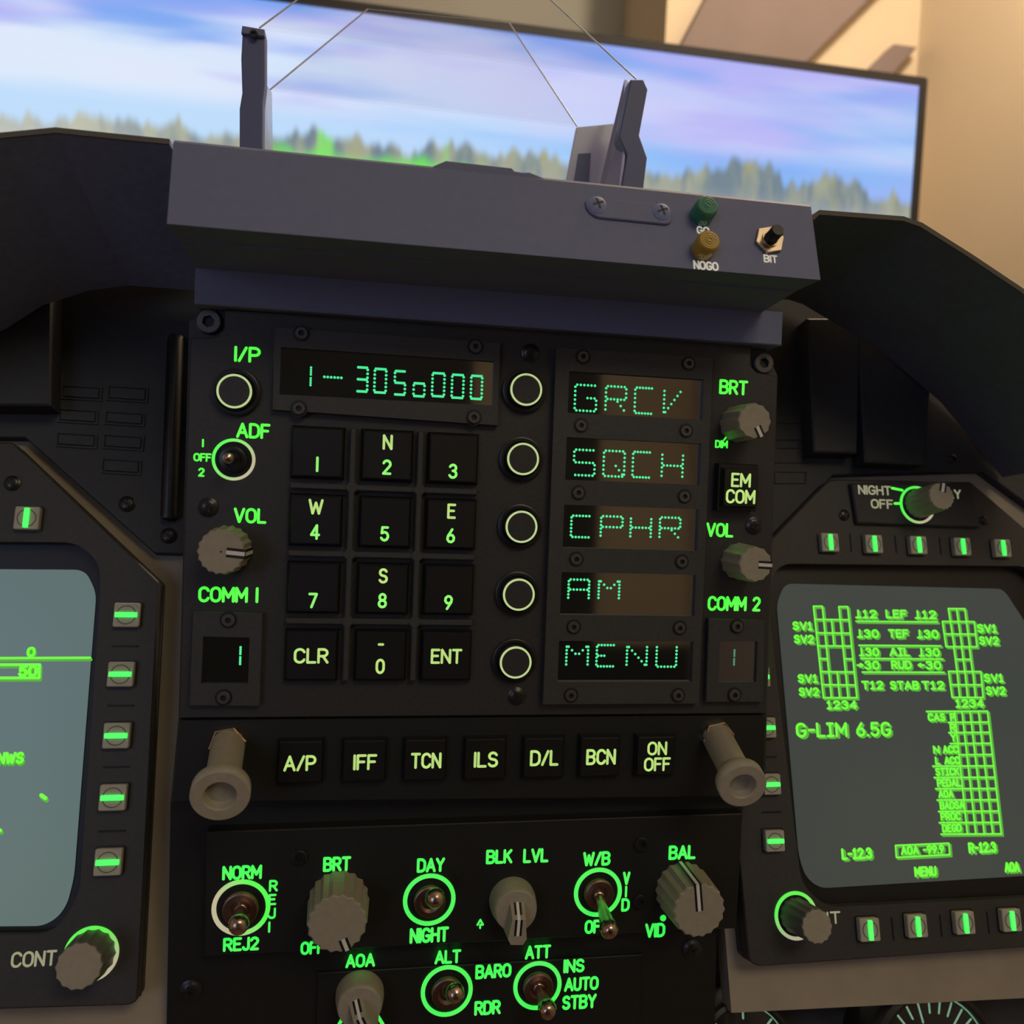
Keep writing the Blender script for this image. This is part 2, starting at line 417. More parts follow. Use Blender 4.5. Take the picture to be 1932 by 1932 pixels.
def knob(parent, name, loc, r, h, ang, flutes=16, line=(.35, 1.0), side_line=False, mat='knob_grey', lw=.09, dot=False):
    base = fluted(r, flutes, r*.07); top = [(x*.93, y*.93) for x, y in base]; t2 = [(x*.88, y*.88) for x, y in base]
    mb = MB().loops([[(x, y, 0) for x, y in base], [(x, y, h-.5) for x, y in top], [(x, y, h) for x, y in t2]])
    o = mb.build(name, mat, parent, loc=loc)
    if line:
        c, s = math.cos(ang), math.sin(ang); n = Vector((-s, c))
        def strip(hw, dz, nmn, mt):
            m2 = MB(); e = .9*line[1]
            pts = [Vector((c, s))*r*line[0]-n*hw, Vector((c, s))*r*e-n*hw, Vector((c, s))*r*e+n*hw, Vector((c, s))*r*line[0]+n*hw]
            m2.prism([tuple(p) for p in pts], h-.3, h+dz)
            if side_line:
                a = Vector((c, s)); q = [(a*r*1.0), (a*r*.93)]
                def v3(p, sg, z): k = p+n*hw*sg; return (k.x, k.y, z)
                m2.add([v3(a*(r*1.0+dz), -1, .2), v3(a*(r*1.0+dz), 1, .2), v3(a*(r*.92+dz), 1, h+dz), v3(a*(r*.92+dz), -1, h+dz)], [(0, 1, 2, 3)])
            return m2.build(nmn, mt, o)
        strip(r*lw*2.4, .05, 'pointer_groove', 'black_mark'); strip(r*lw, .1, 'pointer_line', 'white_mark')
    if dot: MB().lathe([(r*.04, 0), (r*.04, .05)], 10, (0, 0)).build('centre_dot', 'black_mark', o, loc=(0, 0, h))
    return o
def toggle(parent, fr, centre, tip, z, r_ring, ring_mat, L, r_nut=None, ball=None, ring_parent_name='legend_ring'):
    c = P(fr, *centre, z); rm = r_ring
    ring = MB().lathe([(rm, 0), (rm, .25), (rm-1.25, .25), (rm-1.25, 0)], 40, smooth=False, closed=True).build('legend_ring', ring_mat, parent, loc=(*c, z))
    o = thing_part = MB().lathe([(r_nut, 0), (r_nut, 2.0), (r_nut*.93, 2.4), (r_nut*.62, 2.4), (r_nut*.5, 1.2), (.001, 1.2)], 28).build('toggle_switch', 'bronze', parent, loc=(*c, z), label='metal toggle switch')
    t = P(fr, *tip, z+L); d = (t[0]-c[0], t[1]-c[1], L)
    b = ball; ln = Vector(d).length
    prof = [(b*.5, .8), (b*.62, 2.2), (b*.5, 3), (b*.55, ln*.4), (b*.8, ln-b*1.3), (b*.93, ln-b*.8), (b, ln-b*.4), (b*.97, ln-b*.1), (b*.87, ln+b*.2), (b*.7, ln+b*.42), (b*.45, ln+b*.56), (.001, ln+b*.62)]
    MB().sweep((0, 0, 0), d, prof, 18).build('lever', 'lever_metal', o)
    return o

# =================================================================== THE ROOM
def rm(px, py, zmm): return P(ROOM, px, py, zmm)
WZ = -1150                                   # lit wall section behind the monitor (mm, room frame)
def struct(o): o['kind'] = 'structure'; return o
xe = rm(1257, 40, WZ)[0]; xc = rm(1735, 50, WZ)[0]
FL, CE = -1150, 1300                          # floor / ceiling heights (room y, mm)
struct(MB().box(xe, xc, FL, CE, WZ-300, WZ).build('wall_back', 'wall_cream', frame=ROOM))
struct(MB().box(-1900, xe, FL, CE, WZ-300, WZ-260).build('wall_niche', 'wall_olive', frame=ROOM))
struct(MB().box(xc, xc+60, FL, CE, WZ-300, 2100).build('wall_right', 'wall_cream', frame=ROOM))
struct(MB().box(-1960, -1900, FL, CE, WZ-300, 2100).build('wall_left', 'wall_cream', frame=ROOM))
struct(MB().box(-1960, xc+60, FL, CE, 2100, 2160).build('wall_front', 'wall_cream', frame=ROOM))
struct(MB().box(-900, 250, FL, 950, 2070, 2100).build('unseen_board_left', 'panel_dark', frame=ROOM))  # added dark board behind the camera, darkens the left of readout reflections
struct(MB().box(370, 610, FL, 1250, 2060, 2100).build('unseen_board_mid', 'panel_dark', frame=ROOM))  # unseen upright board, put in for a dark streak in the glass reflections
struct(MB().box(250, xc, FL, -330, 2050, 2100).build('unseen_board_low', 'panel_dark', frame=ROOM))  # low dark board added out of view to darken the lower readouts' reflections
struct(MB().box(-1960, xc+60, CE, CE+60, WZ-300, 2160).build('ceiling', 'ceiling_white', frame=ROOM))
struct(MB().box(-1960, xc+60, FL-60, FL, WZ-300, 2160).build('floor', 'floor_wood', frame=ROOM))

# ---- television
def tv_picture():
    m, n, l = nm('tv_picture'); n.remove(n['Principled BSDF'])
    def N(t, **k):
        q = n.new(t)
        for a, b in k.items(): setattr(q, a, b)
        return q
    def val(x): q = N('ShaderNodeValue'); q.outputs[0].default_value = x; return q.outputs[0]
    def M(op, a, b=None, c=None, clamp=False):
        q = N('ShaderNodeMath', operation=op); q.use_clamp = clamp
        for i, x in enumerate((a, b, c)):
            if x is None: continue
            if isinstance(x, (int, float)): q.inputs[i].default_value = x
            else: l.new(x, q.inputs[i])
        return q.outputs[0]
    def SS(x, a, b):
        q = N('ShaderNodeMapRange', interpolation_type='SMOOTHSTEP'); l.new(x, q.inputs[0])
        q.inputs[1].default_value = a; q.inputs[2].default_value = b; return q.outputs[0]
    def mix(f, a, b):
        q = N('ShaderNodeMix', data_type='RGBA')
        if isinstance(f, (int, float)): q.inputs[0].default_value = f
        else: l.new(f, q.inputs[0])
        for i, x in ((6, a), (7, b)):
            if isinstance(x, tuple): q.inputs[i].default_value = (*x, 1)
            else: l.new(x, q.inputs[i])
        return q.outputs[2]
    tc = N('ShaderNodeTexCoord'); sp = N('ShaderNodeSeparateXYZ'); l.new(tc.outputs['Object'], sp.inputs[0])
    X, Y = sp.outputs['X'], sp.outputs['Y']       # metres: x=0 right edge of picture, y=0 top edge
    def noise(sx, sy, sc_, det=3, off=0.0, rough=.5):
        cb = N('ShaderNodeCombineXYZ'); l.new(M('MULTIPLY_ADD', X, sx, off), cb.inputs[0]); l.new(M('MULTIPLY_ADD', Y, sy, off*1.7), cb.inputs[1])
        t = N('ShaderNodeTexNoise'); l.new(cb.outputs[0], t.inputs['Vector']); t.inputs['Scale'].default_value = sc_; t.inputs['Detail'].default_value = det
        t.inputs['Roughness'].default_value = rough
        return t.outputs['Fac']
    HZ = -.147
    up = M('SUBTRACT', M('SUBTRACT', Y, HZ), M('MULTIPLY', X, .011))                      # height above the forest edge
    sky = mix(SS(up, 0, .16), (.38, .58, .98), (.20, .38, .90))
    band = noise(1.5, 9, 1.6, 3, 3.1)
    pink = noise(1.8, 8, 2.0, 2, 9.3)
    sky = mix(M('MULTIPLY', SS(pink, .35, .60), .80), sky, (.56, .50, .95))
    glowx = SS(X, -.25, -.95)
    low = SS(up, .11, .02)
    white = M('MULTIPLY', SS(M('ADD', band, M('MULTIPLY', low, .16)), .44, .64), M('MULTIPLY_ADD', glowx, .50, .30))
    sky = mix(white, sky, (.82, .92, 1.0))
    haze = M('MULTIPLY', SS(up, .050, .022), .6)
    sky = mix(haze, sky, mix(SS(X, -.15, -.6), (.14, .38, .92), (.40, .68, 1.0)))
    # forest edge
    big = noise(1, 0, 11, 1, 1.7); fine = noise(1, 0, 38, 2, 5.2, .6); spike = noise(1, 0, 75, 1, 7.9)
    ramp = N('ShaderNodeValToRGB'); tops = [(0,.35),(130,.28),(200,.45),(340,.45),(400,.25),(520,.35),(575,.7),(600,.4),(630,.65),(700,.3),(750,.32),(775,.65),(800,.5),(845,.75),(880,.4),(920,.5),(990,.6),(1050,.4),(1240,.35),(1300,.7),(1330,.6),(1352,.75),(1400,1),(1432,.75),(1462,.3),(1482,.45),(1500,.3),(1545,.8),(1590,.5),(1612,.7),(1645,.3),(1740,.25)]
    cr_ = ramp.color_ramp
    for i, (px, h) in enumerate(tops):
        pos = ((px-1752)/1630+1.1)/1.1
        if i < 2: e = cr_.elements[i]; e.position = pos
        else: e = cr_.elements.new(min(1, pos))
        e.color = (h, h, h, 1)
    l.new(M('MULTIPLY_ADD', X, 1/1.1, 1.0), ramp.inputs[0])
    hgt = M('MULTIPLY', ramp.outputs[0], .046)
    hgt = M('ADD', hgt, M('MULTIPLY', SS(fine, .40, .70), .015))
    hgt = M('ADD', hgt, M('MULTIPLY', SS(spike, .5, .8), .008))
    hgt = M('SUBTRACT', hgt, .018)
    tm = SS(M('SUBTRACT', up, hgt), .0075, -.0075)
    tcol = noise(1, .25, 42, 3, 2.2)
    tr = mix(SS(tcol, .38, .64), (.19, .25, .30), (.38, .40, .30))
    tr = mix(M('MULTIPLY', SS(noise(1, .3, 24, 1, 12.5), .56, .72), .7), tr, (.47, .43, .12))
    tr = mix(SS(up, .0, -.045), tr, (.42, .43, .46))
    gz = M('MULTIPLY', SS(X, -.80, -.74), SS(X, -.53, -.58))  # span where the head-up display's green glare is painted onto the trees
    tr = mix(M('MULTIPLY', gz, SS(M('ADD', up, M('MULTIPLY', noise(1, .2, 30, 2, 4.4), .035)), .020, -.004)), tr, (.16, .85, .10))
    tr = mix(M('MULTIPLY', gz, M('MULTIPLY', SS(noise(1, 0, 22, 1, 8.1), .56, .66), .75)), tr, (.25, .85, .15))
    tr = mix(M('MULTIPLY', SS(X, -.75, -1.1), .55), tr, (.80, .80, .66))
    pic = mix(tm, sky, tr)
    em = N('ShaderNodeEmission'); l.new(pic, em.inputs[0]); em.inputs[1].default_value = .98
    l.new(em.outputs[0], n['Material Output'].inputs[0])
tv_picture()
TZ = -720
tr_ = rm(1752, 146, TZ); TW, TH = 1450, 760
tv = thing('television', 'large wall television showing a blue sky with lilac clouds above a forest edge', 'television', ROOM, (tr_[0], tr_[1], TZ))
MB().frame(rrect(-TW, -TH, 0, 0, 4), [(-TW+13, -TH+13), (-10, -TH+13), (-10, -10), (-TW+13, -10)], -28, 0, -3, ch=1).build('bezel', 'tv_frame', tv)
MB().box(-TW+8, -6, -TH+8, -6, -34, -30, 0).build('back_cover', 'tv_frame', tv)
MB().box(-TW+12, -9, -TH+12, -9, -6, -3).build('screen', 'tv_picture', tv)
MB().box(-TW*.62, -TW*.38, -TH*.7, -TH*.3, -429, -34).build('wall_mount', 'tv_frame', tv)

# ---- dark slanting bands built as mauve plates on the cream wall above the television
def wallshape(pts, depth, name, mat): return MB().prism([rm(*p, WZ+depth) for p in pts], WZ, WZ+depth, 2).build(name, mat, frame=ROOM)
struct(wallshape([(1150, 340), (1330, 0), (1400, -132), (1760, -120), (1640, 0), (1310, 330)], 30, 'slanting_band', 'band_mauve'))
tag(wallshape([(1600, 165), (1648, 122), (1688, 82), (1732, 88), (1700, 124), (1650, 180)], 25, 'sloping_band', 'band_mauve'), 'small dark sloping band on the cream wall behind the television corner', 'bracket')

# =================================================================== GLARE SHIELD
hood_z = (37, 31)
hb = [P(UFC, 315, 420, 37), P(UFC, 1548, 530, 37)]; ht = [P(UFC, 327, 268, 31), P(UFC, 1530, 390, 31)]
x0, x1 = hb[0][0], hb[1][0]; yb = (hb[0][1]+hb[1][1])/2; yt = (ht[0][1]+ht[1][1])/2
tx0, tx1 = ht[0][0], ht[1][0]
shield = thing('glare_shield', 'slate grey glare shield over the key panel with test lights and a switch', 'cockpit hood', UFC)
def hoodz(y): return 37-(y-yb)/(yt-yb)*6
mb = MB()
sec = [(37, yb, 0), (31, yt, 1), (29.8, yt+.9, 1), (-50, yt-4, 1), (-50, yb-6, 0), (24, yb, 0)]
L = []
for xa, xb in ((x0, tx0), (x1, tx1)):
    L.append([((xb if k else xa), y, z) for z, y, k in sec])
n = len(sec)
mb.add(L[0]+L[1], [(i, (i+1) % n, n+(i+1) % n, n+i) for i in range(n)]+[tuple(range(n))[::-1], tuple(range(n, 2*n))])
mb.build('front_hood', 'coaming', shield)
MB().box(x0+1.2, x1-2, yb-.5, yb+1.2, 23.2, 25).build('under_lip', 'coaming', shield)
MB().box(x0+2, x1-3, yb-.02, yb+3, 0, 24).build('underside', 'coaming_side', shield)
# raised flap on top of the hood
fp = [P(UFC, *p, 30.5) for p in ((822, 330), (818, 313), (842, 303), (966, 317), (972, 323), (985, 325), (1000, 325), (1030, 337), (1030, 350))]
MB().prism(fp, 6, 30.5, .2).build('top_flap', 'coaming', shield)
def H(px, py, dz=0):
    q = P(UFC, px, py, 34); z = hoodz(q[1]); q = P(UFC, px, py, z+dz); return (q[0], q[1], hoodz(q[1])+dz)
# oval access plate
a, b, = H(1126, 389), H(1247, 402)
pl = [(-3.3, 1.6), (-1.5, 2.6), (b[0]-a[0]+2.2, 2.6), (b[0]-a[0]+2.9, .4), (b[0]-a[0]+2.6, -2.2), (b[0]-a[0]+1.4, -3.1), (-.2, -3.0), (-2.6, -1.4)]
tilt = Matrix.Rotation(-math.atan2(6, yt-yb), 4, 'X')
def htilt(o): o.matrix_local = Matrix.Translation(o.location.copy()) @ tilt; return o
ap = htilt(MB().prism(round_poly(pl, 1.2), -.6, .7, .25).build('access_plate', 'coaming', shield, loc=(a[0], a[1]-.6, hoodz(a[1]-.6))))
for q in (a, b): htilt(screw(shield, (q[0], q[1]+.1, hoodz(q[1])+.6), 2.4, 'cross', 'coaming_side'))
def lens(px, py, mat, nmn, lab):
    q = H(px, py); o = htilt(MB().lathe([(3.1, -.3), (3.1, 3.6), (2.8, 4.6), (2.5, 4.9)], 28).build(nmn, mat, shield, loc=q, label=lab))
    for r, z in ((2.1, 5.0), (1.4, 5.05), (.75, 5.1)): MB().lathe([(r, 4.6), (r, z), (r-.25, z), (r-.25, 4.6)], 24, closed=True).build('lens_ridge', mat, o)
lens(1323, 407, 'green_lens', 'go_light', 'dark green round indicator lens')
lens(1325, 472, 'amber_lens', 'nogo_light', 'amber round indicator lens with concentric ridges')
def hood_text(s, px, py, h, wd):
    q = H(px, py); e = H(px+wd/2, py); g = H(px, py-h/2)
    htilt(letters(MB(), s, (0, 0), 2*(g[1]-q[1])*1.02, 2*(e[0]-q[0]), .09, 0, .12).build('legend', 'print_white', shield, loc=(q[0], q[1], q[2]+.05)))
hood_text('GO', 1326, 435, 15, 24); hood_text('NOGO', 1331, 502, 17, 47); hood_text('BIT', 1453, 489, 15, 26)
q = H(1450, 455)
sw = htilt(MB().frame(circ(0, 0, 4.2, 6, .25), circ(0, 0, 2.3, 18), 0, 1.0, .2, ch=.2).build('bit_switch', 'nut_metal', shield, loc=q, label='bright hex nut with black push button'))
MB().lathe([(2.3, 0), (2.3, 1.5), (1.9, 1.5), (1.9, .3)], 20).build('collar', 'nut_metal', sw)
MB().lathe([(1.75, 0), (1.75, 4.8), (1.5, 5.3)], 20).build('push_button', 'key_black', sw)

# visor bar above the key panel
va, vb_, vc = P(UFC, 368, 503, 4), P(UFC, 1478, 590, 4), P(UFC, 900, 611, 4)
tag(MB().box(va[0], vb_[0], vc[1], P(UFC, 900, 543, 4)[1], -25, 4, .3).build('visor_bar', 'coaming', frame=UFC), 'dark horizontal visor bar between glare shield and key panel', 'visor')

# side shells of the glare shield
def shell(name, pts, zf, zb, lab, fall, mat, t=1.3):
    top = [P(UFC, *p, zf) for p in pts]
    inn = []
    for i, p in enumerate(top):
        a = Vector(top[max(0, i-1)]); b = Vector(top[min(len(top)-1, i+1)]); d = (b-a).normalized(); inn.append((p[0]+d.y*t, p[1]-d.x*t))
    o = thing(name, lab, 'cockpit hood', UFC)
    poly = top + inn[::-1]
    k = len(poly)
    MB().prism(poly, zb, zf-.6).build('shell', mat, o)
    MB().prism(poly, zf-.6, zf).build('rim', 'coaming_rim', o)
    q = len(inn); drop = [(x, y-fall) for x, y in inn]
    ln = MB(); ln.add([(x, y, zf-.8) for x, y in inn]+[(x, y, -44) for x, y in drop]+[(x, y+1, zf-1.8) for x, y in inn]+[(x, y+1, -45) for x, y in drop],
        [(i, i+1, q+i+1, q+i) for i in range(q-1)]+[(2*q+i, 3*q+i, 3*q+i+1, 2*q+i+1) for i in range(q-1)])
    ln.build('liner', mat, o)
    return o
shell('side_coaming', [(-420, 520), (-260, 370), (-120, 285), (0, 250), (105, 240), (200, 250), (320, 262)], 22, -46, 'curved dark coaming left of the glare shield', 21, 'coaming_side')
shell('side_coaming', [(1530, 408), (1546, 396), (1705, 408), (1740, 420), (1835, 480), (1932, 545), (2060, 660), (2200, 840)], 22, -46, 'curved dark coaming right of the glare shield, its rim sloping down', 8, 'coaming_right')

# =================================================================== HEAD-UP DISPLAY
hud = thing('head_up_display', 'head-up display with two tilted glass panes held by dark brackets', 'head-up display', UFC)
def poly_at(pts, z): return [P(UFC, *p, z) for p in pts]
mb = MB().prism(poly_at([(458, 52), (500, 59), (500, 155), (496, 190), (494, 420), (452, 420), (452, 205), (457, 175), (455, 110)], -35), -41, -35, .3)
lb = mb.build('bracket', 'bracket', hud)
MB().prism(poly_at([(458, 52), (500, 59), (500, 72), (456, 66)], -35), -35.2, -33.8, .2).build('bracket_cap', 'coaming', lb)
c = P(UFC, 479, 64, -33.5); screw(lb, (c[0], c[1], -33.8), 1.3, 'hex', 'screw_black')
def wallplate(par, front, back, zf, zb, mat, nmn, t=1.0):
    """thick bracket cheek running back from its front edge"""
    f = [P(UFC, *p, zf) for p in front]; g = [P(UFC, *p, zb) for p in back]
    mb = MB(); q = [(x, y, zf) for x, y in f]+[(x, y, zb) for x, y in g[::-1]]
    k = len(q); mb.add(q+[(x+t, y, z) for x, y, z in q], [tuple(range(k)), tuple(range(k, 2*k))[::-1]]+[(i, k+i, k+(i+1) % k, (i+1) % k) for i in range(k)])
    return mb.build(nmn, mat, par)
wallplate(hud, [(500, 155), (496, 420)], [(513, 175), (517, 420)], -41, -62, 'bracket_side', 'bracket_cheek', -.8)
mb = MB().prism(poly_at([(1190, 150), (1214, 150), (1222, 168), (1206, 255), (1221, 297), (1205, 430), (1160, 430), (1183, 292), (1168, 258), (1186, 170)], -35), -41, -35, .3)
rb = mb.build('bracket', 'bracket', hud)
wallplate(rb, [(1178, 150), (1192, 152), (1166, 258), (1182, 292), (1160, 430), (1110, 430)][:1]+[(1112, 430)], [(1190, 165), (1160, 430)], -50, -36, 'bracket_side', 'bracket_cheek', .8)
bp = [(1088, 240), (1158, 233), (1130, 430), (1050, 430)]
rp = MB().prism(poly_at(bp, -62), -64, -62, .2).build('rear_plate', 'bracket_side', hud)
MB().prism(poly_at([(1091, 291), (1114, 290), (1105, 430), (1070, 430)], -62), -62, -61.4).build('rear_block', 'bracket', rp)
def pane(pts, zs, nmn, par):
    q = [(*P(UFC, *p, z), z) for p, z in zip(pts, zs)]
    v = [Vector(p) for p in q]; nrm = (v[1]-v[0]).cross(v[3]-v[0]).normalized()*1.2; k = len(q)
    mb = MB(); mb.add([tuple(p) for p in v]+[tuple(p-nrm) for p in v], [tuple(range(k)), tuple(range(k, 2*k))[::-1]])
    o = mb.build(nmn, 'combiner_glass', par)
    e = MB()
    for i in range(k):
        if i == k-1: continue
        rr = .27 if i != 1 else .12
        e.tube(v[i]-nrm*.5, v[i+1]-nrm*.5, rr, rr, 6)
    e.build('glass_rim', 'glass_edge', o)
pane([(490, 56), (694, -96), (960, -70), (1199, 152)], [-38, -62, -62, -38], 'glass_pane', hud)
pane([(510, 172), (694, 20), (960, 46), (1088, 241)], [-60, -85, -85, -62], 'glass_pane', hud)

# =================================================================== INSTRUMENT BOARD (tilted)
def mpoly(pts, z): return [P(MFD, *p, z) for p in pts]
# beige metal frame behind everything
struct_l = tag(MB().prism(mpoly([(-260, 700), (350, 700), (345, 1400), (328, 2150), (-260, 2150)], -9), -16, -9).build('instrument_frame', 'frame_beige', frame=MFD), 'beige metal frame around the left display', 'panel frame')
tag(MB().frame(mpoly([(1290, 780), (2150, 780), (2150, 1872), (1380, 1911)], -9), mpoly([(1450, 1100), (1950, 1100), (1950, 1700), (1500, 1700)], -9), -16, -9).build('instrument_frame', 'frame_beige', frame=MFD), 'beige metal frame around the right display', 'panel frame')
# dark annunciator plates
wl = thing('annunciator_panel', 'dark warning panel with blank legend plates left of the key panel', 'instrument panel', MFD)
MB().prism(mpoly([(-260, 380), (400, 380), (400, 1048), (291, 1044), (47, 826), (-260, 826)], -5), -9, -5, .4).build('plate', 'panel_dark', wl)
for x0_, x1_, y0_, y1_ in ((116, 193, 727, 755), (203, 280, 728, 758), (110, 186, 771, 799), (198, 274, 776, 803), (106, 184, 816, 845), (195, 272, 820, 849), (192, 267, 865, 895)):
    pts = mpoly([(x0_, y0_-2), (x1_, y0_+3), (x1_-2, y1_+2), (x0_-2, y1_-3)], -4.6)
    lp = MB().frame(pts, inset(pts, .5), -5, -4.5).build('legend_plate', 'panel_dark', wl)
    MB().prism(inset(pts, .9), -5, -4.4, .1).build('legend_window', 'panel_dark', lp)
MB().prism(mpoly([(-200, 470), (100, 470), (95, 765), (-200, 762)], 4), -5, 4, .6).build('indicator_block', 'panel_dark', wl)
for px, py in ((240, 951), (318, 1011)):
    screw(wl, (*P(MFD, px, py, -5), -5), 2.6, 'cross')
a, b = P(MFD, 330, 640, -2), P(MFD, 318, 968, -2)
sl = MB(); sl.sweep((a[0], a[1], -3), (b[0], b[1], -3), [(.001, -2.5), (2.2, -1.5), (2.6, 0), (2.6, Vector((b[0]-a[0], b[1]-a[1], 0)).length), (2.2, Vector((b[0]-a[0], b[1]-a[1], 0)).length+1.6), (.001, Vector((b[0]-a[0], b[1]-a[1], 0)).length+2.5)], 18)
sl.build('guard_rod', 'key_black', wl)
wr = thing('annunciator_panel', 'dark panel with two blank indicator blocks right of the key panel', 'instrument panel', MFD)
MB().prism(mpoly([(1380, 560), (1760, 560), (1940, 690), (2150, 900), (2150, 1100), (1932, 946), (1854, 889), (1572, 897), (1440, 1030), (1380, 1030)], -5), -9, -5, .4).build('plate', 'panel_dark', wr)
for p in ([(1524, 600), (1624, 600), (1618, 855), (1536, 853)], [(1618, 600), (1765, 620), (1745, 877), (1632, 872)]):
    MB().prism(mpoly(p, 3), -5, 3, .6).build('indicator_block', 'panel_dark', wr)
for y0_, y1_, x1_ in ((796, 830, 1518), (843, 873, 1520), (888, 912, 1524)):
    pts = mpoly([(1462, y0_), (x1_, y0_), (x1_-2, y1_), (1462, y1_)], -4.6)
    MB().frame(pts, inset(pts, .5), -5, -4.5).build('legend_plate', 'panel_dark', wr)
screw(wr, (*P(MFD, 1798, 866, -5), -5), 1.8, 'cross')

# ---- multifunction displays
def display(label, outer, rad, opening, rad_o, screen, rad_s, smat, zs):
    d = thing('multifunction_display', label, 'display', MFD, group=None)
    out = round_poly(mpoly(outer, 0), rad, 4); op = round_poly(mpoly(opening, 0), rad_o, 8)
    MB().frame(out, op, -9, 0, zs-.2, ch=.5).build('bezel', 'mfd_black', d)
    MB().prism(mpoly(outer, 0), zs-1.5, zs-.6).build('display_backing', 'key_black', d)
    sp = round_poly(mpoly(screen, zs), rad_s, 8)
    c = (sum(p[0] for p in sp)/len(sp), sum(p[1] for p in sp)/len(sp))
    s = MB().prism([(x-c[0], y-c[1]) for x, y in sp], -.5, 0).build('screen', smat, d, loc=(*c, zs))
    return d, s, c
def osb(d, px, py, s, vertical):
    """square grey push button with a lit green bar"""
    c = P(MFD, px, py, 2.2); k = s/2
    MB().prism(rrect(-k-.5, -k-.5, k+.5, k+.5, .4, 2), -.3, .15).build('button_well', 'key_black', d, loc=(*c, 0))
    mb = MB(); p = rrect(-k, -k, k, k, .5, 2)
    mb.prism(p, 0, 2.2, .25)
    o = mb.build('push_button', 'button_grey', d, loc=(*c, 0))
    MB().lathe([(k*.78, 2.2), (k*.78, 2.32), (k*.70, 2.32), (k*.70, 2.2)], 24, closed=True, smooth=False).build('button_ring', 'knob_dark', o)
    a, b = (.42*k/2, k*.86) if vertical else (k*.86, .42*k/2)
    MB().prism(rrect(-a, -b, a, b, .25, 2), 2.1, 2.75).build('light_bar', 'button_bar', o)
    return o
def dash(d, px, py, L, vertical):
    c = P(MFD, px, py, 0); a = (.22, L/2) if vertical else (L/2, .22)
    MB().box(-a[0], a[0], -a[1], a[1], -.2, .35, .1).build('divider_rib', 'key_black', d, loc=(*c, 0))

# left one
dl, sl_, cl = display('left display with blue grey screen and a column of grey buttons', [(-330, 832), (23, 834), (300, 1097), (258, 1890), (243, 1897), (-330, 1915)], [2, 2, 2, 1, 1, 2],
    [(-300, 1020), (145, 1023), (187, 1060), (190, 1110), (150, 1690), (100, 1765), (-300, 1768)], [3, 9, 4, 6, 8, 8, 3], [(-290, 1072), (160, 1075), (181, 1118), (139, 1655), (126, 1706), (108, 1732), (80, 1747), (-290, 1750)], 3, 'screen_left', -4)
for px, py in ((238, 1160), (227, 1272), (219, 1388), (212, 1505), (203, 1627)): osb(dl, px, py, 7.3, False)
for px, py in ((50, 977), (-50, 975)): osb(dl, px, py, 7.0, True)
for px, py in ((237, 1219), (228, 1331), (220, 1447), (211, 1568)): dash(dl, px, py, 7.4, False)
screw(dl, (*P(MFD, 23, 912, 0), 0), 2.4, 'cross')
# right one
dr, sr_, cr = display('right display showing a green status grid on a dark grey screen', [(1565, 904), (1832, 909), (2150, 1180), (2150, 1772), (1430, 1824), (1414, 1815), (1345, 1130)], [2, 2, 2, 2, 1, 1, 3],
    [(1465, 1063), (1950, 1068), (1990, 1140), (2020, 1690), (1560, 1712), (1512, 1670), (1448, 1130)], [6, 6, 5, 5, 5, 8, 7], [(1482, 1101), (1893, 1111), (1938, 1180), (1975, 1650), (1547, 1676), (1521, 1655), (1508, 1615), (1466, 1137)], 3, 'screen_right', -4)
for px, py in ((1567, 1023), (1650, 1026), (1734, 1028), (1817, 1031), (1893, 1034)): osb(dr, px, py, 6.6, True)
for px, py in ((1642, 1755), (1732, 1748), (1822, 1742), (1910, 1737)): osb(dr, px, py, 7.0, True)
for px, py in ((1436, 1277), (1447, 1373), (1456, 1480), (1463, 1587)): osb(dr, px, py, 6.6, False)
for px, py in ((1605, 1024), (1690, 1027), (1774, 1030)): dash(dr, px, py, 6.5, True)
for px, py in ((1684, 1752), (1775, 1746), (1864, 1740)): dash(dr, px, py, 7.0, True)
for px, py in ((1447, 1428), (1456, 1532)): dash(dr, px, py, 6.8, False)

# symbols drawn on the screens (line pairs in photograph pixels, read on the screen plane)
class Sym:
    def __init__(s, scr, c, z, off=(.24, -.20)): s.scr, s.c, s.z, s.off = scr, c, z, off
    def p(s, q): r = P(MFD, q[0], q[1], s.z); return (r[0]-s.c[0], r[1]-s.c[1])
    def out(s, name, b, d, at):
        nb = len(b.f); b.add(d.v, d.f); o = b.build(name, 'symbol', s.scr, loc=(*at, .06)); o.data.materials.append(MAT['symbol_dim'])
        o.data.polygons.foreach_set('material_index', [0]*nb+[1]*len(d.f))
    def line(s, a, b, w=.27):
        a, b = s.p(a), s.p(b); e = (b[0]-a[0], b[1]-a[1]); m1, m2 = MB(), MB()
        m1.capsule((0, 0), e, w, .0, .10, 4)
        for k in (1, 2, 3): m2.capsule((s.off[0]*k, s.off[1]*k), (e[0]+s.off[0]*k, e[1]+s.off[1]*k), w*1.2, -.03, .03, 4)
        s.out('symbol_line', m1, m2, a)
    def poly(s, pts, w=.24):
        for a, b in zip(pts[:-1], pts[1:]): s.line(a, b, w)
    def text(s, t, c, h, wd, wt=.11):
        h *= 1.17; q = s.p(c); hh = abs(s.p((c[0], c[1]-h/2))[1]-s.p((c[0], c[1]+h/2))[1]); ww = abs(s.p((c[0]+wd/2, c[1]))[0]-s.p((c[0]-wd/2, c[1]))[0])
        m1 = letters(MB(), t, (0, 0), hh, ww, wt, 0, .10, .26); m2 = MB()
        for k in (1, 2, 3): letters(m2, t, (0, 0), hh, ww, wt*1.25, -.03, .03, .26, (s.off[0]*k, s.off[1]*k))
        s.out('symbol_text', m1, m2, q)
    def done(s): pass
S = Sym(sr_, cr, -4)
D = lambda x, y: (1480+x/6.9, 1120+y/6.9)
E = lambda x, y: (1700+x/6.9, 1120+y/6.9)
Z = lambda x, y: (1400+x/3.632, 1060+y/3.632)
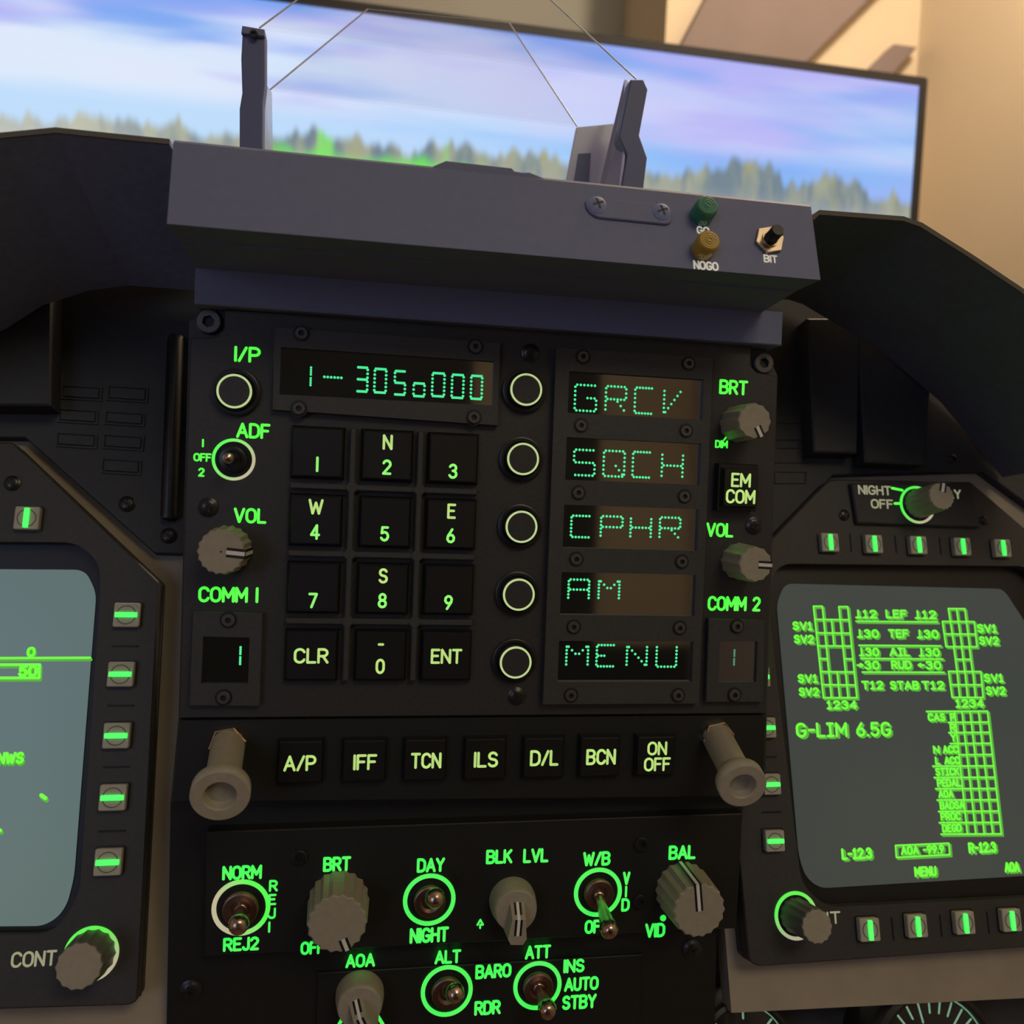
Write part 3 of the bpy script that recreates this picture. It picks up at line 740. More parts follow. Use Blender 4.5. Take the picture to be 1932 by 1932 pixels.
Q = lambda x, y: (1400+x/3.632, 1432+y/3.632)
for a, b in (((375,165),(505,1360)), ((490,165),(608,1350)), ((705,170),(825,1350)), ((820,170),(940,1355)), ((610,340),(640,660)), ((682,1015),(715,1345)),
             ((375,165),(490,165)), ((705,170),(820,170)), ((392,335),(835,340)), ((410,510),(853,515)), ((430,680),(870,682)), ((447,845),(555,848)), ((775,848),(888,850)), ((467,1015),(905,1020)), ((485,1185),(925,1190)), ((505,1355),(940,1355))):
    S.line(D(*a), D(*b))
for t, c in (('SV1', (232, 420)), ('SV2', (250, 592)), ('SV1', (300, 1105)), ('SV2', (315, 1278))): S.text(t.replace('1', 'i'), D(*c), 14.5, 38)
S.text('i234', D(745, 1448), 14.5, 58)
S.text('G-LjM 6.5G', D(770, 1770), 24, 180, .085)
for a, b in (((612,195),(825,197)), ((612,195),(690,700)), ((718,195),(790,700)), ((825,195),(890,700)), ((535,362),(950,365)), ((535,362),(582,690)), ((950,365),(985,692)), ((558,525),(965,528)), ((582,690),(985,692)),
             ((683,700),(725,1010)), ((785,700),(825,1010)), ((885,700),(925,1010)), ((705,855),(900,855)), ((615,1012),(1035,1015)), ((615,1012),(662,1350)), ((1035,1015),(1065,1350)), ((640,1185),(1050,1187)), ((662,1350),(1065,1352)),
             ((725,1012),(760,1350)), ((828,1012),(862,1350)), ((930,1012),(965,1350))): S.line(E(*a), E(*b))
for t, c in (('SV1', (1115, 453)), ('SV2', (1140, 612)), ('SV1', (1202, 1098)), ('SV2', (1228, 1264))): S.text(t.replace('1', 'i'), E(*c), 14.5, 37)
S.text('i234', E(890, 1428), 14.5, 54)
for t, x, y, wd in (('vi2', 848, 358, 150), ('LEF', 1055, 358, 145), ('vi2', 1255, 362, 150), ('v30', 860, 492, 150), ('TEF', 1070, 492, 140), ('v30', 1270, 495, 150), ('v30', 868, 618, 140), ('AIL', 1078, 618, 140), ('v30', 1280, 620, 145),
                    ('>30', 862, 708, 155), ('RUD', 1090, 706, 140), ('<30', 1282, 708, 160), ('Ti2', 892, 845, 150), ('STAB', 1112, 846, 200), ('Ti2', 1306, 846, 155)):
    S.text(t.replace('AIL', 'AjL'), Z(x, y), 14.5, wd/3.632)
for a, b in (((780,407),(1338,412)), ((800,572),(1360,576)), ((812,662),(1374,666)), ((822,755),(1382,757))): S.line(Z(*a), Z(*b))
rows = [1025, 1100, 1170, 1245, 1322, 1400, 1478, 1555, 1632, 1710, 1787, 1866]
left = [1262, 1410, 1415, 1425, 1490, 1305, 1315, 1325, 1335, 1345, 1350, 1362]
for y, x in zip(rows, left): S.line(Z(x, y), Z(1680+(y-1025)*.113, y-2))
for xt, xb in ((1505, 1600), (1560, 1658), (1618, 1716), (1680, 1775)): S.line(Z(xt, 1025), Z(xb, 1866))
S.line(Z(1455, 1030), Z(1542, 1866))
for t, x, y, wd in (('CAS', 1330, 1065, 120), ('P', 1440, 1065, 35), ('R', 1442, 1135, 40), ('Y', 1446, 1205, 40), ('N', 1330, 1287, 45), ('ACC', 1425, 1285, 105), ('L', 1338, 1362, 35), ('ACC', 1436, 1360, 105), ('STjCK', 1405, 1438, 165),
                    ('PEDAL', 1416, 1514, 165), ('AOA', 1395, 1590, 105), ('BADSA', 1437, 1668, 170), ('PROC', 1428, 1744, 140), ('DEGD', 1436, 1824, 135)): S.text(t, Z(x, y), 13.5, wd/3.632)
S.text('L-i2.3', Q(785, 648), 19, 58); S.text('R-i2.3', Q(1645, 606), 18, 53); S.text('AOA -99.9', Q(1235, 622), 15, 82); S.text('MENU', Q(1255, 770), 17, 42); S.text('AOA', Q(1848, 740), 17, 29)
S.poly([Q(1050, 592), Q(1415, 577), Q(1422, 655), Q(1056, 674), Q(1050, 592)], .26)
S.done()
S = Sym(sl_, cl, -4, (.12, -.2))
S.line((-80, 1242), (170, 1241), .36); S.text('0', (59, 1230), 17, 17, .13); S.poly([(-80, 1254), (75, 1254), (74, 1279), (-80, 1279)], .42)
S.text('50', (53, 1266), 20, 37, .13); S.text('NWS', (20, 1430), 20, 52, .12); S.line((78, 1500), (86, 1506), .55); S.line((-12, 1560), (1, 1567), .5)
S.done()

# display rotary knobs
def ringed_knob(d, px, py, z_, r, h, rr, ring, ang, nmn, mat='knob_grey'):
    f = P(MFD, px, py, h)
    MB().lathe([(rr, 0), (rr, .3), (rr-1.1, .3), (rr-1.1, 0)], 40, closed=True, smooth=False).build('legend_ring', ring, d, loc=(*f, 0))
    MB().lathe([(rr-1.1, 0), (rr-1.1, .1), (r, .1)], 32).build('knob_well', 'key_black', d, loc=(*f, 0))
    k = knob(d, nmn, (*f, 0), r, h, ang, 14, None, mat='knob_dark')
    MB().prism([(x*.9, y*.9) for x, y in fluted(r, 14, r*.07)], h-.1, h+.4, .2).build('knob_cap', mat, k)
    return k
ringed_knob(dl, 149, 1823, 0, 6.6, 11, 7.3, 'ring_top', 0, 'contrast_knob')
legend(dl, MFD, 'CONT', (64, 1809), 30, 86, .05, 'print_cream', .075)
ringed_knob(dr, 1541, 1748, 0, 5.6, 13, 7.4, 'ring_top', 0, 'contrast_knob')
legend(dr, MFD, 'CONT', (1541, 1733), 24, 90, .05, 'print_cream', .075)
# day / night selector on its own small plate
MB().prism(mpoly([(1606, 912), (1830, 910), (1850, 995), (1618, 987)], 2), -.5, 2, .5).build('selector_plate', 'panel_dark', dr)
ringed_knob_c = P(MFD, 1777, 936, 15)
MB().lathe([(7.0, 0), (7.0, .3), (6.1, .3), (6.1, 0)], 40, closed=True, smooth=False).build('legend_ring', 'ring_left', dr, loc=(ringed_knob_c[0]-.5, ringed_knob_c[1]-.4, 2))
knob(dr, 'day_night_knob', (*ringed_knob_c, 2), 5.4, 13, math.radians(75), 16, (.3, 1), lw=.1)
legend(dr, MFD, 'NIGHT', (1650, 925), 18, 62, 2.05, 'print_cream'); legend(dr, MFD, 'OFF', (1664, 951), 18, 42, 2.05, 'print_cream'); legend(dr, MFD, 'DAY', (1792, 932), 18, 42, 2.05, 'print_cream')
for a, b in (((1683, 921), (1702, 925)), ((1688, 950), (1700, 950))):
    a, b = P(MFD, *a, 2), P(MFD, *b, 2); MB().capsule((0, 0), (b[0]-a[0], b[1]-a[1]), .45, 0, .15).build('tick_mark', 'label_green', dr, loc=(*a, 2))
screw(dr, (*P(MFD, 1592, 972, 0), 0), 2.1, 'cross')
screw(dr, (*P(MFD, 1856, 982, 0), 0), 1.8, 'cross')

# =================================================================== KEY PANEL (up-front control)
U = lambda px, py, z=0: P(UFC, px, py, z)
uf = thing('key_panel', 'black up-front key panel with backlit keypad, green dot readouts and knobs', 'control panel', UFC)
base_poly = [U(357, 606, -3), U(398, 585, -3), U(1440, 648, -3), U(1467, 709, -3), U(1447, 1345, -3), U(1443, 1500, -3), U(322, 1512, -3), U(337, 1355, -3)]
MB().prism(base_poly, -34, -3).build('housing', 'panel_black', uf)
face = [U(424, 584), U(1418, 645), U(1416, 690), U(1428, 703), U(1467, 710), U(1447, 1346), U(339, 1355), U(359, 637), U(395, 637), U(412, 633), U(423, 620)]
MB().prism(face, -3, 0, .25).build('face_plate', 'panel_black', uf)
strip = [U(339, 1358, -1.2), U(1446, 1349, -1.2), U(1440, 1503, -1.2), U(322, 1514, -1.2)]
MB().prism(strip, -3, -1.2, .25).build('button_strip', 'panel_dimmed', uf)
screw(uf, (*U(395, 608, -3), -3), 3.5, 'hex', 'screw_steel'); screw(uf, (*U(1438, 686, -3), -3), 3.3, 'hex', 'screw_steel')
for px, py in ((1001, 666), (393, 957), (975, 1313), (1422, 992)): screw(uf, (*U(px, py), 0), 2.7, 'cross')
# keypad: column and row lines are shared
xs = [sum(U(px, py, 3)[0] for px, py in c)/len(c) for c in ([(600.3,852.6),(595,981),(590.7,1109),(587,1237)], [(731,858.8),(727,985),(722,1110.7),(717.5,1237)], [(854.5,865),(851,990),(847,1113.7),(843.5,1238.8)])]
ys = [sum(U(px, py, 3)[1] for px, py in c)/len(c) for c in ([(600.3,853.5),(731,858.8),(854.5,865)], [(596,980.5),(727,985),(851,990)], [(590.7,1109),(722,1110.7),(847,1113.7)], [(587,1237.4),(717.5,1237.4),(843.5,1238.8)])]
keyleg = [[[('1', .5, -.25)], [('N', .5, .28), ('2', .5, -.25)], [('3', .5, -.28)]], [[('W', .5, .28), ('4', .5, -.25)], [('5', .5, -.25)], [('E', .5, .28), ('6', .5, -.25)]],
          [[('7', .5, -.27)], [('S', .5, .28), ('8', .5, -.25)], [('9', .5, -.27)]], [[('CLR', .5, 0)], [('-', .5, .25), ('0', .5, -.22)], [('ENT', .5, 0)]]]
ks, kc = 14.6, 13.2
def key(parent, x, y, s, z, legs, h=3.0, mat_hi='key_pale', mat_lo='key_green', sy=None):
    sy = sy or s; k, ky = s/2, sy/2; c = k*.91; cy = ky*.91
    o = MB().loops([[(a*k, b*ky, 0) for a, b in ((1,1),(-1,1),(-1,-1),(1,-1))], [(a*k, b*ky, h*.45) for a, b in ((1,1),(-1,1),(-1,-1),(1,-1))], [(a*c*1.02, b*cy*1.02, h*.75) for a, b in ((1,1),(-1,1),(-1,-1),(1,-1))]]).build('key', 'key_black', parent, loc=(x, y, z))
    MB().prism(rrect(-c, -cy, c, cy, .5, 2), h*.4, h, .22).build('key_cap', 'key_black', o)
    return o
def keyleg_add(o, t, y, hh, ww, z, mat, wt=.082): letters(MB(), t, (0, 0), hh, ww, wt, 0, .08).build('legend', mat, o, loc=(0, y, z))
for r in range(4):
    for c in range(3):
        o = key(uf, xs[c], ys[r], ks, 0, None)
        for t, _, fy in keyleg[r][c]:
            one = len(t) == 1
            hh = 4.35 if t != '-' else 4.3
            ww = {'W': 4.1, 'CLR': 9.6, 'ENT': 9.0, '-': 1.8}.get(t)
            keyleg_add(o, t, fy*kc, hh, ww, 3.0, 'key_pale' if t in 'NWESCLRENT-' else ('key_green' if r < 3 else 'key_pale'))
# raised guard grid between the keys
gx = [(xs[0]+xs[1])/2, (xs[1]+xs[2])/2]; gy = [(ys[i]+ys[i+1])/2 for i in range(3)]
for x in gx:
    MB().box(-.85, .85, ys[3]-ks/2, ys[0]+ks/2, 0, 2.3, .3).build('guard_bar', 'bezel_frame', uf, loc=(x, 0, 0))
for y in gy:
    MB().box(xs[0]-ks/2, xs[2]+ks/2, -.85, .85, 0, 2.2, .3).build('guard_bar', 'bezel_frame', uf, loc=(0, y, 0))
for x in gx:
    for y in gy: MB().prism([(2.3, 0), (0, 2.3), (-2.3, 0), (0, -2.3)], 0, 2.35, .3).build('guard_cross', 'bezel_frame', uf, loc=(x, y, 0))
# function keys on the strip
FK = [('A/P', 524, 609, 1396, 1483, (566, 1440), 62), ('IFF', 645, 729, 1400, 1477, (689, 1438), 45), ('TCN', 761, 843, 1393, 1475, (804, 1435), 58), ('ILS', 875, 957, 1391, 1471, (917, 1433), 46), ('D/L', 990, 1063, 1390, 1470, (1027, 1430), 54), ('BCN', 1096, 1169, 1386, 1468, (1134, 1428), 56), ('ON', 1205, 1272, 1386, 1465, (1240, 1412), 37)]
fy = [U((a+b)/2, (c+d)/2, 1.5)[1] for _, a, b, c, d, _, _ in FK]; fyy = sum(fy)/len(fy); pit = None
for i, (t, a, b, c, d, tc_, tw) in enumerate(FK):
    x = U((a+b)/2, (c+d)/2, 1.5)[0]; z = -1.2
    o = key(uf, x, fyy, 12.6, z, None, 2.7)
    base = (x, fyy, z)
    legend(o, UFC, t, tc_, 30 if t != 'ON' else 26, tw, z+2.7, 'key_pale', .08, base=base)
    if t == 'ON': legend(o, UFC, 'OFF', (1240, 1442), 26, 50, z+2.7, 'key_pale', .08, base=base)
# round ring buttons
def ring_button(px, py, nmn):
    c = U(px, py, 3.6)
    o = MB().lathe([(6.5, 0), (6.5, 1.1), (6.1, 1.4), (5.3, 1.4), (5.0, .4), (.001, .4)], 36).build(nmn, 'key_black', uf, loc=(*c, 0))
    MB().lathe([(4.75, .3), (4.75, 3.3), (4.5, 3.6), (.001, 3.6)], 36).build('button_cap', 'panel_black', o)
    MB().lathe([(4.65, 3.3), (4.65, 3.72), (4.08, 3.72), (4.08, 3.3)], 40, closed=True, smooth=False).build('lit_ring', 'ring_pale', o)
    return o
for px, py in ((993, 735), (987, 866), (984, 994), (979, 1122), (973, 1250)): ring_button(px, py, 'option_button')
ring_button(442, 738, 'identify_button')
# legends on the face
for t, c, h, wd in (('I/P', (467, 669), 30, 50), ('ADF', (478, 813), 29, 64), ('VOL', (472, 973), 29, 62), ('COMM 1', (431, 1122), 30, 114), ('BRT', (1384, 731), 28, 54), ('VOL', (1358, 1000), 27, 51), ('COMM 2', (1385, 1139), 28, 100)):
    legend(uf, UFC, t, c, h, wd, .02, 'label_green', .085)
for t, c, h, wd in (('1', (383, 836), 16, 4), ('OFF', (382, 863), 16, 34), ('2', (380, 891), 17, 12), ('DIM', (1361, 838), 15, 24)): legend(uf, UFC, t, c, h, wd, .02, 'label_green', .1)
a, b = U(1366, 830), U(1372, 822); MB().capsule((0, 0), (b[0]-a[0], b[1]-a[1]), .25, 0, .12).build('tick_mark', 'label_green', uf, loc=(*a, .02))
# ADF switch
c = U(441, 867)
MB().lathe([(5.8, 0), (5.8, .3), (4.95, .3), (4.95, 0)], 44, closed=True, smooth=False).build('legend_ring', 'ring_left', uf, loc=(*c, .02))
o = MB().lathe([(5.0, 0), (5.0, .2), (3.6, .2), (3.6, 1.6), (3.2, 1.8), (2.4, 1.8), (2.0, .8), (.001, .8)], 32).build('toggle_switch', 'screw_black', uf, loc=(*c, 0))
MB().sweep((0, 0, 0), (-.25, .1, 8), [(1.0, .6), (1.0, 4), (1.3, 7), (1.45, 8), (1.2, 9), (.6, 9.4), (.001, 9.5)], 18).build('lever', 'lever_metal', o)
# knobs
knob(uf, 'volume_knob', (*U(417, 1041, 11), 0), 6.7, 11, math.radians(-5), 18, (.20, 1.0), lw=.08, dot=True, side_line=True)
knob(uf, 'brightness_knob', (*U(1424, 794, 12), 0), 5.7, 12, math.radians(-62), 12, (.32, 1.0), lw=.085)
knob(uf, 'volume_knob', (*U(1426, 1065, 12), 0), 5.7, 12, math.radians(-2), 12, (.15, 1.0), lw=.085)
# EM COM key
cc = U(1399, 920, 6); o = key(uf, cc[0], cc[1], 11.8, 0, None, 6, sy=12.4)
MB().box(-6.2, 6.2, -7, 7.2, 0, 3.6, .3).build('key_collar', 'key_black', o)
legend(o, UFC, 'EM', (1398, 906), 27, 37, 6, 'key_pale', .08, base=(*cc, 0)); legend(o, UFC, 'COM', (1397, 937), 27, 56, 6, 'key_pale', .08, base=(*cc, 0))

# dot readouts
SEG = {'a1': ((0, 1), (.5, 1)), 'a2': ((.5, 1), (1, 1)), 'b': ((1, 1), (1, .5)), 'c': ((1, .5), (1, 0)), 'd1': ((0, 0), (.5, 0)), 'd2': ((.5, 0), (1, 0)), 'e': ((0, .5), (0, 0)), 'f': ((0, 1), (0, .5)),
       'g1': ((0, .5), (.5, .5)), 'g2': ((.5, .5), (1, .5)), 'h': ((0, 1), (.5, .5)), 'j': ((1, 1), (.5, .5)), 'k': ((.5, .5), (0, 0)), 'm': ((.5, .5), (1, 0))}
CH = {'G': 'a1 a2 f e d1 d2 c g2', 'R': 'a1 a2 f e b g1 g2 m', 'C': 'a1 a2 f e d1 d2', 'V': 'f e k j', 'S': 'a1 a2 f g1 g2 c d1 d2', 'Q': 'a1 a2 b c d1 d2 e f m', 'H': 'f e b c g1 g2', 'P': 'a1 a2 b f e g1 g2',
      'A': 'a1 a2 b c e f g1 g2', 'M': 'f e b c h j', 'E': 'a1 a2 d1 d2 e f g1', 'N': 'f e b c h m', 'U': 'f e b c d1 d2', '0': 'a1 a2 b c d1 d2 e f', '3': 'a1 a2 b c g1 g2 d1 d2', '5': 'a1 a2 f g1 g2 c d1 d2', 'o': 'g1 g2 c d1 d2 e', '1': 'b c', '-': 'g1 g2'}
def dotchar(par, ch, x0_, y0_, x1_, y1_, z, base, mat='dots', r=.40, nper=3):
    a, b = U(x0_, y1_, z), U(x1_, y0_, z); w_, h_ = b[0]-a[0], b[1]-a[1]; mb = MB()
    pts = set()
    for sname in CH[ch].split():
        p, q = SEG[sname]
        for k in range(nper):
            t = (k+.5)/nper if nper == 3 else (k+.5)/nper
            t = .17+.66*k/(nper-1)
            pts.add((round((p[0]*(1-t)+q[0]*t)*w_, 3), round((p[1]*(1-t)+q[1]*t)*h_, 3)))
    for x, y in sorted(pts): mb.lathe([(r, 0), (r*.75, .10), (.001, .14)], 8, (x, y))
    mb.build('character', mat, par, loc=(a[0]-base[0], a[1]-base[1], z-base[2]))
def readout(name, outer, window, zf, zw, screws, notch=True, srad=1.75):
    po = [U(*p, zf) for p in outer]; pw = [U(*p, zf) for p in window]
    o = MB().frame(po, pw, 0, zf, zw-.1, ch=.25).build(name, 'bezel_frame', uf)
    MB().prism(inset([U(*p, zw) for p in window], -.6), .05, zw).build('glass', 'window_glass', o)
    for p in screws:
        c = U(*p, zf); MB().lathe([(srad*1.35, 0), (srad*1.35, .06)], 20).build('screw_recess', 'black_mark', o, loc=(*c, zf))
        screw(o, (*c, zf+.05), srad, 'hex', 'screw_steel')
    return o
sp = readout('scratchpad_readout', [(517, 617), (945, 646), (940, 803), (513, 773)], [(530, 655), (932, 682), (930, 765), (527, 744)], 2.2, 1.2, [(569, 629), (897, 654), (564, 771), (894, 788)])
for ch, a, b, c, d in (('3', 673, 694, 694, 738), ('0', 706, 729, 697, 740), ('5', 744, 765, 701, 744), ('o', 780, 802, 700, 747), ('0', 815, 839, 705, 747), ('0', 852, 875, 708, 750), ('0', 888, 910, 710, 752)):
    dotchar(sp, ch, a, b and c, b, d, 1.25, (0, 0, 0))
dotchar(sp, '1', 565, 690, 587, 729, 1.25, (0, 0, 0), r=.34, nper=4); dotchar(sp, '-', 608, 692, 648, 732, 1.25, (0, 0, 0))
# option column: one long frame with five windows
ofr = MB()
wins = [[(1072, 703.5), (1325, 712.5), (1323, 791.5), (1070, 779.5)], [(1069, 825), (1322, 837), (1321, 915), (1067, 905)], [(1065, 952), (1319, 961), (1317, 1039), (1061, 1033)], [(1060, 1080), (1315, 1084), (1313, 1163), (1056, 1159)], [(1056.5, 1209), (1310, 1211), (1307, 1288), (1054.5, 1284)]]
zf, zw = 2.6, 1.4
oa, ob = U(1046, 657, zf), U(1342, 674, zf); oc, od = U(1028, 1328, zf), U(1322, 1328, zf)
X0, X1 = (oa[0]+oc[0])/2, (ob[0]+od[0])/2; Y1, Y0 = (oa[1]+ob[1])/2, (oc[1]+od[1])/2
wy = [[U(*p, zf) for p in w_] for w_ in wins]
WX0 = sum(w_[0][0]+w_[3][0] for w_ in wy)/10; WX1 = sum(w_[1][0]+w_[2][0] for w_ in wy)/10
cuts = [Y1]+[((wy[i][2][1]+wy[i][3][1])/2+(wy[i+1][0][1]+wy[i+1][1][1])/2)/2 for i in range(4)]+[Y0]
oc_ = thing_o = bpy.data.objects.new('option_readout', None); COL.objects.link(oc_); oc_.parent = uf; oc_.empty_display_size = .01
rowtxt = [('GRCV', [(1084, 1126), (1142, 1182), (1197, 1233), (1252, 1287)], (728, 774)), ('SQCH', [(1082, 1123), (1138, 1179), (1193, 1229), (1248, 1289)], (850, 896)), ('CPHR', [(1077, 1115), (1133, 1175), (1189, 1229), (1244, 1284)], (974, 1013)), ('AM', [(1072, 1112), (1129, 1169)], (1094, 1131)), ('MENU', [(1068, 1110), (1125, 1161), (1182, 1221), (1238, 1277)], (1217, 1257))]
for i in range(5):
    yt_ = (wy[i][0][1]+wy[i][1][1])/2; yb_ = (wy[i][2][1]+wy[i][3][1])/2
    fo = MB().frame([(X0, cuts[i+1]), (X1, cuts[i+1]), (X1, cuts[i]), (X0, cuts[i])], [(WX0, yb_), (WX1, yb_), (WX1, yt_), (WX0, yt_)], 0, zf, zw-.1).build('readout_bezel', 'bezel_frame', oc_)
    MB().box(WX0-.5, WX1+.5, yb_-.5, yt_+.5, .05, zw).build('readout_glass', 'window_glass', oc_)
    t, xr, (ya, yb2) = rowtxt[i]
    for k, ch in enumerate(t):
        dy = (xr[k][0]-xr[0][0])*(.045 if i == 0 else .035 if i == 1 else .02 if i == 2 else .005)
        dotchar(oc_, ch, xr[k][0], ya+dy, xr[k][1], yb2+dy, zw+.05, (0, 0, 0), r=.40)
for px, py in ((1100, 673), (1299, 686), (1096, 803), (1294, 813), (1091, 930), (1291, 937), (1087, 1055), (1286, 1060), (1082, 1183), (1282, 1185), (1077, 1312), (1279, 1312)):
    c = U(px, py, zf); MB().lathe([(2.3, 0), (2.3, .06)], 20).build('screw_recess', 'black_mark', oc_, loc=(*c, zf))
    s_ = MB().frame(circ(0, 0, 1.7, 20), circ(0, 0, .8, 6, .3), 0, .6, .1, ch=.2).build('cap_screw', 'screw_steel', oc_, loc=(*c, zf+.05))
# channel readouts
for out, win, scs, ch_, m_ in (([(364, 1153), (496, 1157), (490, 1333), (357, 1332)], [(383, 1201), (471, 1203), (468, 1290), (379, 1290)], [(431, 1170), (422, 1316)], (430, 1218, 454, 1256), 'dots'),
                           ([(1337, 1167), (1443, 1170), (1440, 1325), (1332, 1325)], [(1358, 1210), (1430, 1210), (1427, 1287), (1356, 1287)], [(1390, 1182), (1385, 1311)], (1361, 1224, 1386, 1257), 'dots_dim')):
    ro = readout('channel_readout', out, win, 2.0, 1.0, scs)
    dotchar(ro, '1', ch_[0], ch_[1], ch_[2], ch_[3], 1.05, (0, 0, 0), m_, .36, 4)
# standing grey handles
def handle(base, head, zb, zh, r, rh):
    a, b = (*U(*base, zb), zb), (*U(*head, zh), zh); v = Vector(b)-Vector(a); ln = v.length
    o = MB().prism(circ(0, 0, r*1.12, 6, .2), 0, 2.2, .3).build('handle_nut', 'nut_metal', uf, loc=a)
    k = rh
    prof = [(r, .3), (r*.97, ln-8), (r*1.02, ln-6.5), (k*.92, ln-4.6), (k, ln-3.6), (k, ln-.5), (k*.95, ln), (k*.58, ln), (k*.52, ln-.7), (k*.5, ln-3), (.001, ln-3)]
    MB().sweep((0, 0, 0), v, prof, 32).build('handle_post', 'knob_grey', o)
handle((431, 1402), (415, 1503), -1.2, 22, 4.6, 7.4)
handle((1352, 1389), (1402, 1484), -1.2, 23, 4.6, 6.9)

# =================================================================== HEAD-UP DISPLAY CONTROL PANEL
lp_ = thing('switch_panel', 'black lower panel with green lit legends, toggle switches and grey knobs', 'control panel', UFC)
MB().prism([U(322, 1507, -7), U(1402, 1495, -7), U(1398, 1600, -7), U(1352, 1765, -7), U(1345, 2050, -7), U(312, 2060, -7)], -30, -7).build('base_plate', 'panel_dimmed', lp_)
MB().prism([U(390, 1570, -2), U(1402, 1535, -2), U(1389, 1752, -2), U(385, 1806, -2)], -7, -2, .3).build('raised_plate', 'panel_dimmed', lp_)
MB().prism([U(600, 1835, -6), U(1210, 1800, -6), U(1205, 2050, -6), U(595, 2055, -6)], -7, -5.6, .2).build('knob_plate', 'panel_dimmed', lp_)
for px, py in ((565, 1617), (1210, 1592), (1207, 1700)): screw(lp_, (*U(px, py, -2), -2), 2.2, 'hex')
for px, py in ((360, 1868), (1305, 1790)): screw(lp_, (*U(px, py, -7), -7), 3.2, 'cross')
T1 = [('NORM', (457, 1646), 27, 75), ('REJ2', (455, 1781), 26, 68), ('R', (516, 1671), 22, 17), ('E', (514, 1697), 21, 15), ('J', (513, 1723), 21, 15), ('I', (508, 1749), 21, 4), ('BRT', (636, 1630), 28, 53), ('OFF', (590, 1788), 25, 46), ('DAY', (813, 1632), 27, 53), ('NIGHT', (810, 1764), 29, 74),
      ('BLK', (942, 1616), 27, 50), ('LVL', (1011, 1614), 27, 48), ('W/B', (1126, 1620), 27, 52), ('V', (1182, 1657), 25, 14), ('I', (1181, 1682), 22, 4), ('D', (1180, 1707), 25, 16), ('OFF', (1125, 1748), 26, 44), ('BAL', (1287, 1608), 27, 51), ('VID', (1236, 1755), 27, 38), ('^', (906, 1743), 19, 14)]
for t, c, h, wd in T1: legend(lp_, UFC, t, c, h, wd, -1.95, 'label_low', .095)
for t, c, h, wd in (('AOA', (680, 1812), 26, 56), ('ALT', (845, 1805), 26, 50), ('BARO', (931, 1832), 27, 68), ('RDR', (920, 1901), 27, 50), ('ATT', (1015, 1796), 26, 49), ('INS', (1083, 1822), 26, 40), ('AUTO', (1097, 1856), 26, 65), ('STBY', (1093, 1890), 27, 65)):
    legend(lp_, UFC, t, c, h, wd, -5.55, 'label_low', .095)
toggle(lp_, UFC, (455, 1712), (450, 1747), -1.95, 8.0, 'ring_right', 11, 4.9, 2.75)
toggle(lp_, UFC, (810, 1697), (822, 1694), -1.95, 7.7, 'label_low', 12, 4.6, 2.75)
toggle(lp_, UFC, (1128, 1683), (1150, 1757), -1.95, 7.5, 'label_low', 16, 4.5, 2.7)
toggle(lp_, UFC, (843, 1869), (860, 1874), -5.5, 7.8, 'label_low', 12, 4.7, 2.75)
toggle(lp_, UFC, (1014, 1859), (1034, 1908), -5.5, 7.5, 'label_low', 13, 4.6, 2.75)
knob(lp_, 'brightness_knob', (*U(636, 1744, 12), -2), 8.7, 14, math.radians(-68), 18, (.52, 1.02), lw=.06)
knob(lp_, 'balance_knob', (*U(1320, 1719, 12), -2), 8.7, 14, math.radians(97), 18, (.0, 1.02), lw=.055, side_line=True)
def pointer_knob(px, py, z, r, ang, wid, L, h):
    c = U(px, py, z); o = MB().lathe([(r, 0), (r, 2), (r*.92, 6), (r*.85, 7.5), (.001, 7.8)], 36).build('pointer_knob', 'knob_grey', lp_, loc=(*c, z))
    R2 = lambda x, y: (x*math.cos(ang)-y*math.sin(ang), x*math.sin(ang)+y*math.cos(ang))
    lo = [R2(*p) for p in ((-r*.95, -wid*.75), (L*.75, -wid*1.05), (L, -wid*.65), (L, wid*.65), (L*.75, wid*1.05), (-r*.95, wid*.75))]
    up = [R2(*p) for p in ((r*.02, -wid*.6), (L*.75, -wid*.85), (L*.96, -wid*.55), (L*.96, wid*.55), (L*.75, wid*.85), (r*.02, wid*.6))]
    b = MB().loops([[(x, y, 2) for x, y in lo], [(x, y, h) for x, y in up]]).build('pointer_bar', 'knob_grey', o)
    for hw, dz, nm_, mt in ((wid*.34, .06, 'pointer_groove', 'black_mark'), (wid*.13, .12, 'pointer_line', 'white_mark')):
        m2 = MB(); q = [R2(*p) for p in ((r*.02, -hw), (L*.62, -hw), (L*.62, hw), (r*.02, hw))]
        m2.prism(q, h-.2, h+dz)
        e = [(*R2(-r*.96, -hw), 2+dz*3), (*R2(-r*.96, hw), 2+dz*3), (*R2(r*.03, hw), h+dz), (*R2(r*.03, -hw), h+dz)]
        m2.add(e, [(0, 1, 2, 3)]); m2.build(nm_, mt, b)
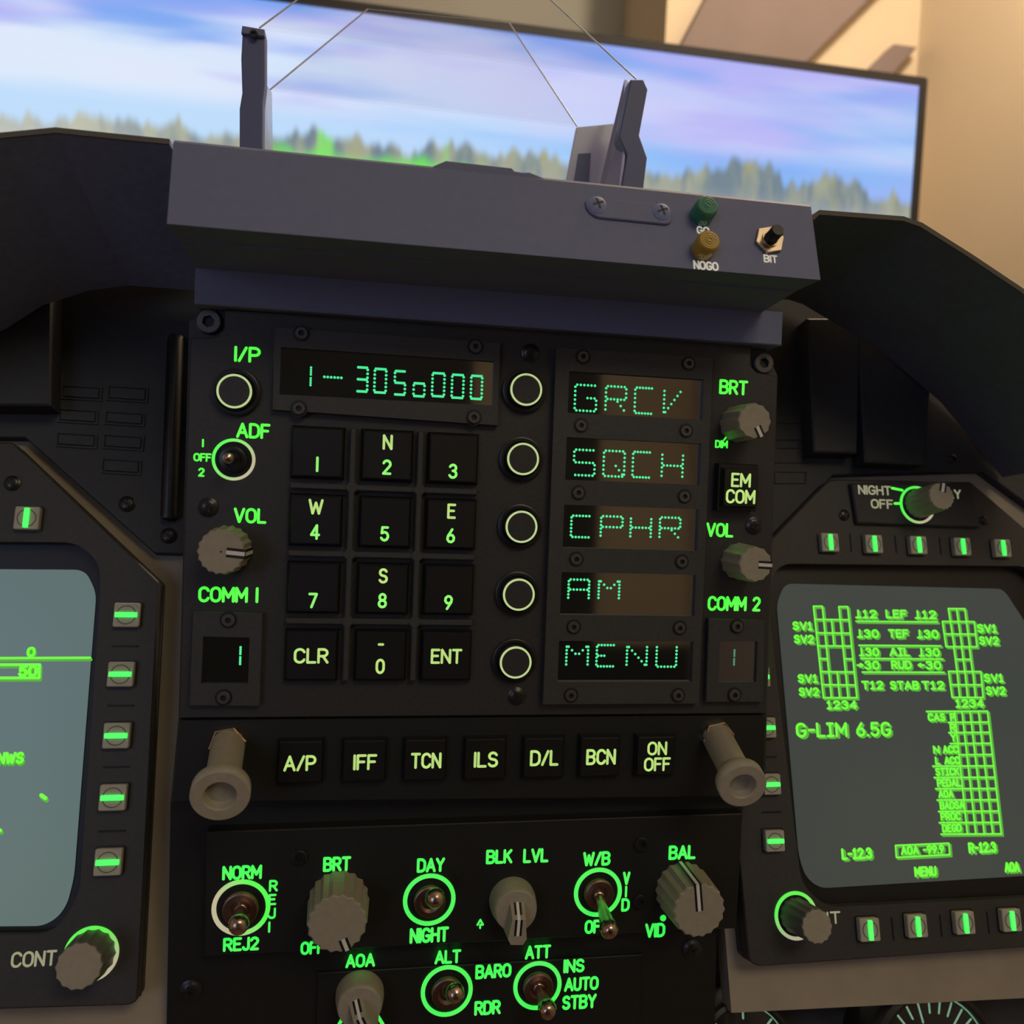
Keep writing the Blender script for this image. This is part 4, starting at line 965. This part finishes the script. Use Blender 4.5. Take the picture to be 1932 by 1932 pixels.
pointer_knob(966, 1697, -2, 6.9, math.radians(-93), 3.2, 7.6, 12)
pointer_knob(679, 1874, -5.6, 7.0, math.radians(-65), 3.2, 8.4, 12)
for a, b in (((640, 1932), (652, 1912)), ((722, 1932), (712, 1916))):
    a, b = U(*a, -5.5), U(*b, -5.5); MB().capsule((0, 0), (b[0]-a[0], b[1]-a[1]), .5, 0, .15).build('tick_mark', 'label_low', lp_, loc=(*a, -5.5))
MB().lathe([(1.0, 0), (.9, .3), (.001, .35)], 14).build('dot_mark', 'label_low', lp_, loc=(*U(1251, 1732, -1.95), -1.95))

# =================================================================== STANDBY INSTRUMENTS below the right display
def gauge(px, py, r, lab, z, face, nt):
    c = P(MFD, px, py, z); g = thing('round_gauge', lab, 'gauge', MFD, (*c, z))
    MB().lathe([(r*1.12, -20), (r*1.12, -1), (r*1.05, 0), (r, -.2), (r, -2.5)], 48).build('case', 'key_black', g)
    MB().lathe([(r, -2.6), (.001, -2.6)], 48).build('dial', face, g)
    for k in range(nt):
        a = math.radians(k*360/nt); r0 = r*(.72 if k % 4 else .6)
        MB().capsule((r0*math.cos(a), r0*math.sin(a)), (r*.93*math.cos(a), r*.93*math.sin(a)), .35, -2.6, -2.4, 3).build('scale_tick', 'gauge_tick', g)
    MB().lathe([(r*.99, -2.55), (r*.99, -2.4), (r*.965, -2.4), (r*.965, -2.55)], 48, closed=True).build('scale_ring', 'gauge_tick', g)
    MB().lathe([(r, -.6), (r*.8, .5), (r*.4, 1.1), (.001, 1.3)], 40).build('cover_glass', 'combiner_glass', g)
    return g
gauge(1772, 2010, 21, 'round standby gauge with pale green ticks below the right display', -10, 'gauge_face', 28)
gauge(1412, 1996, 15, 'round standby gauge beside the switch panel at the bottom edge', -12, 'gauge_blue', 8)
tag(MB().prism(mpoly([(1230, 1600), (1420, 1600), (1440, 1840), (2150, 1840), (2150, 2300), (1230, 2300)], -30), -36, -30).build('standby_panel', 'panel_dark', frame=MFD), 'dark panel carrying the round standby gauges', 'instrument panel')
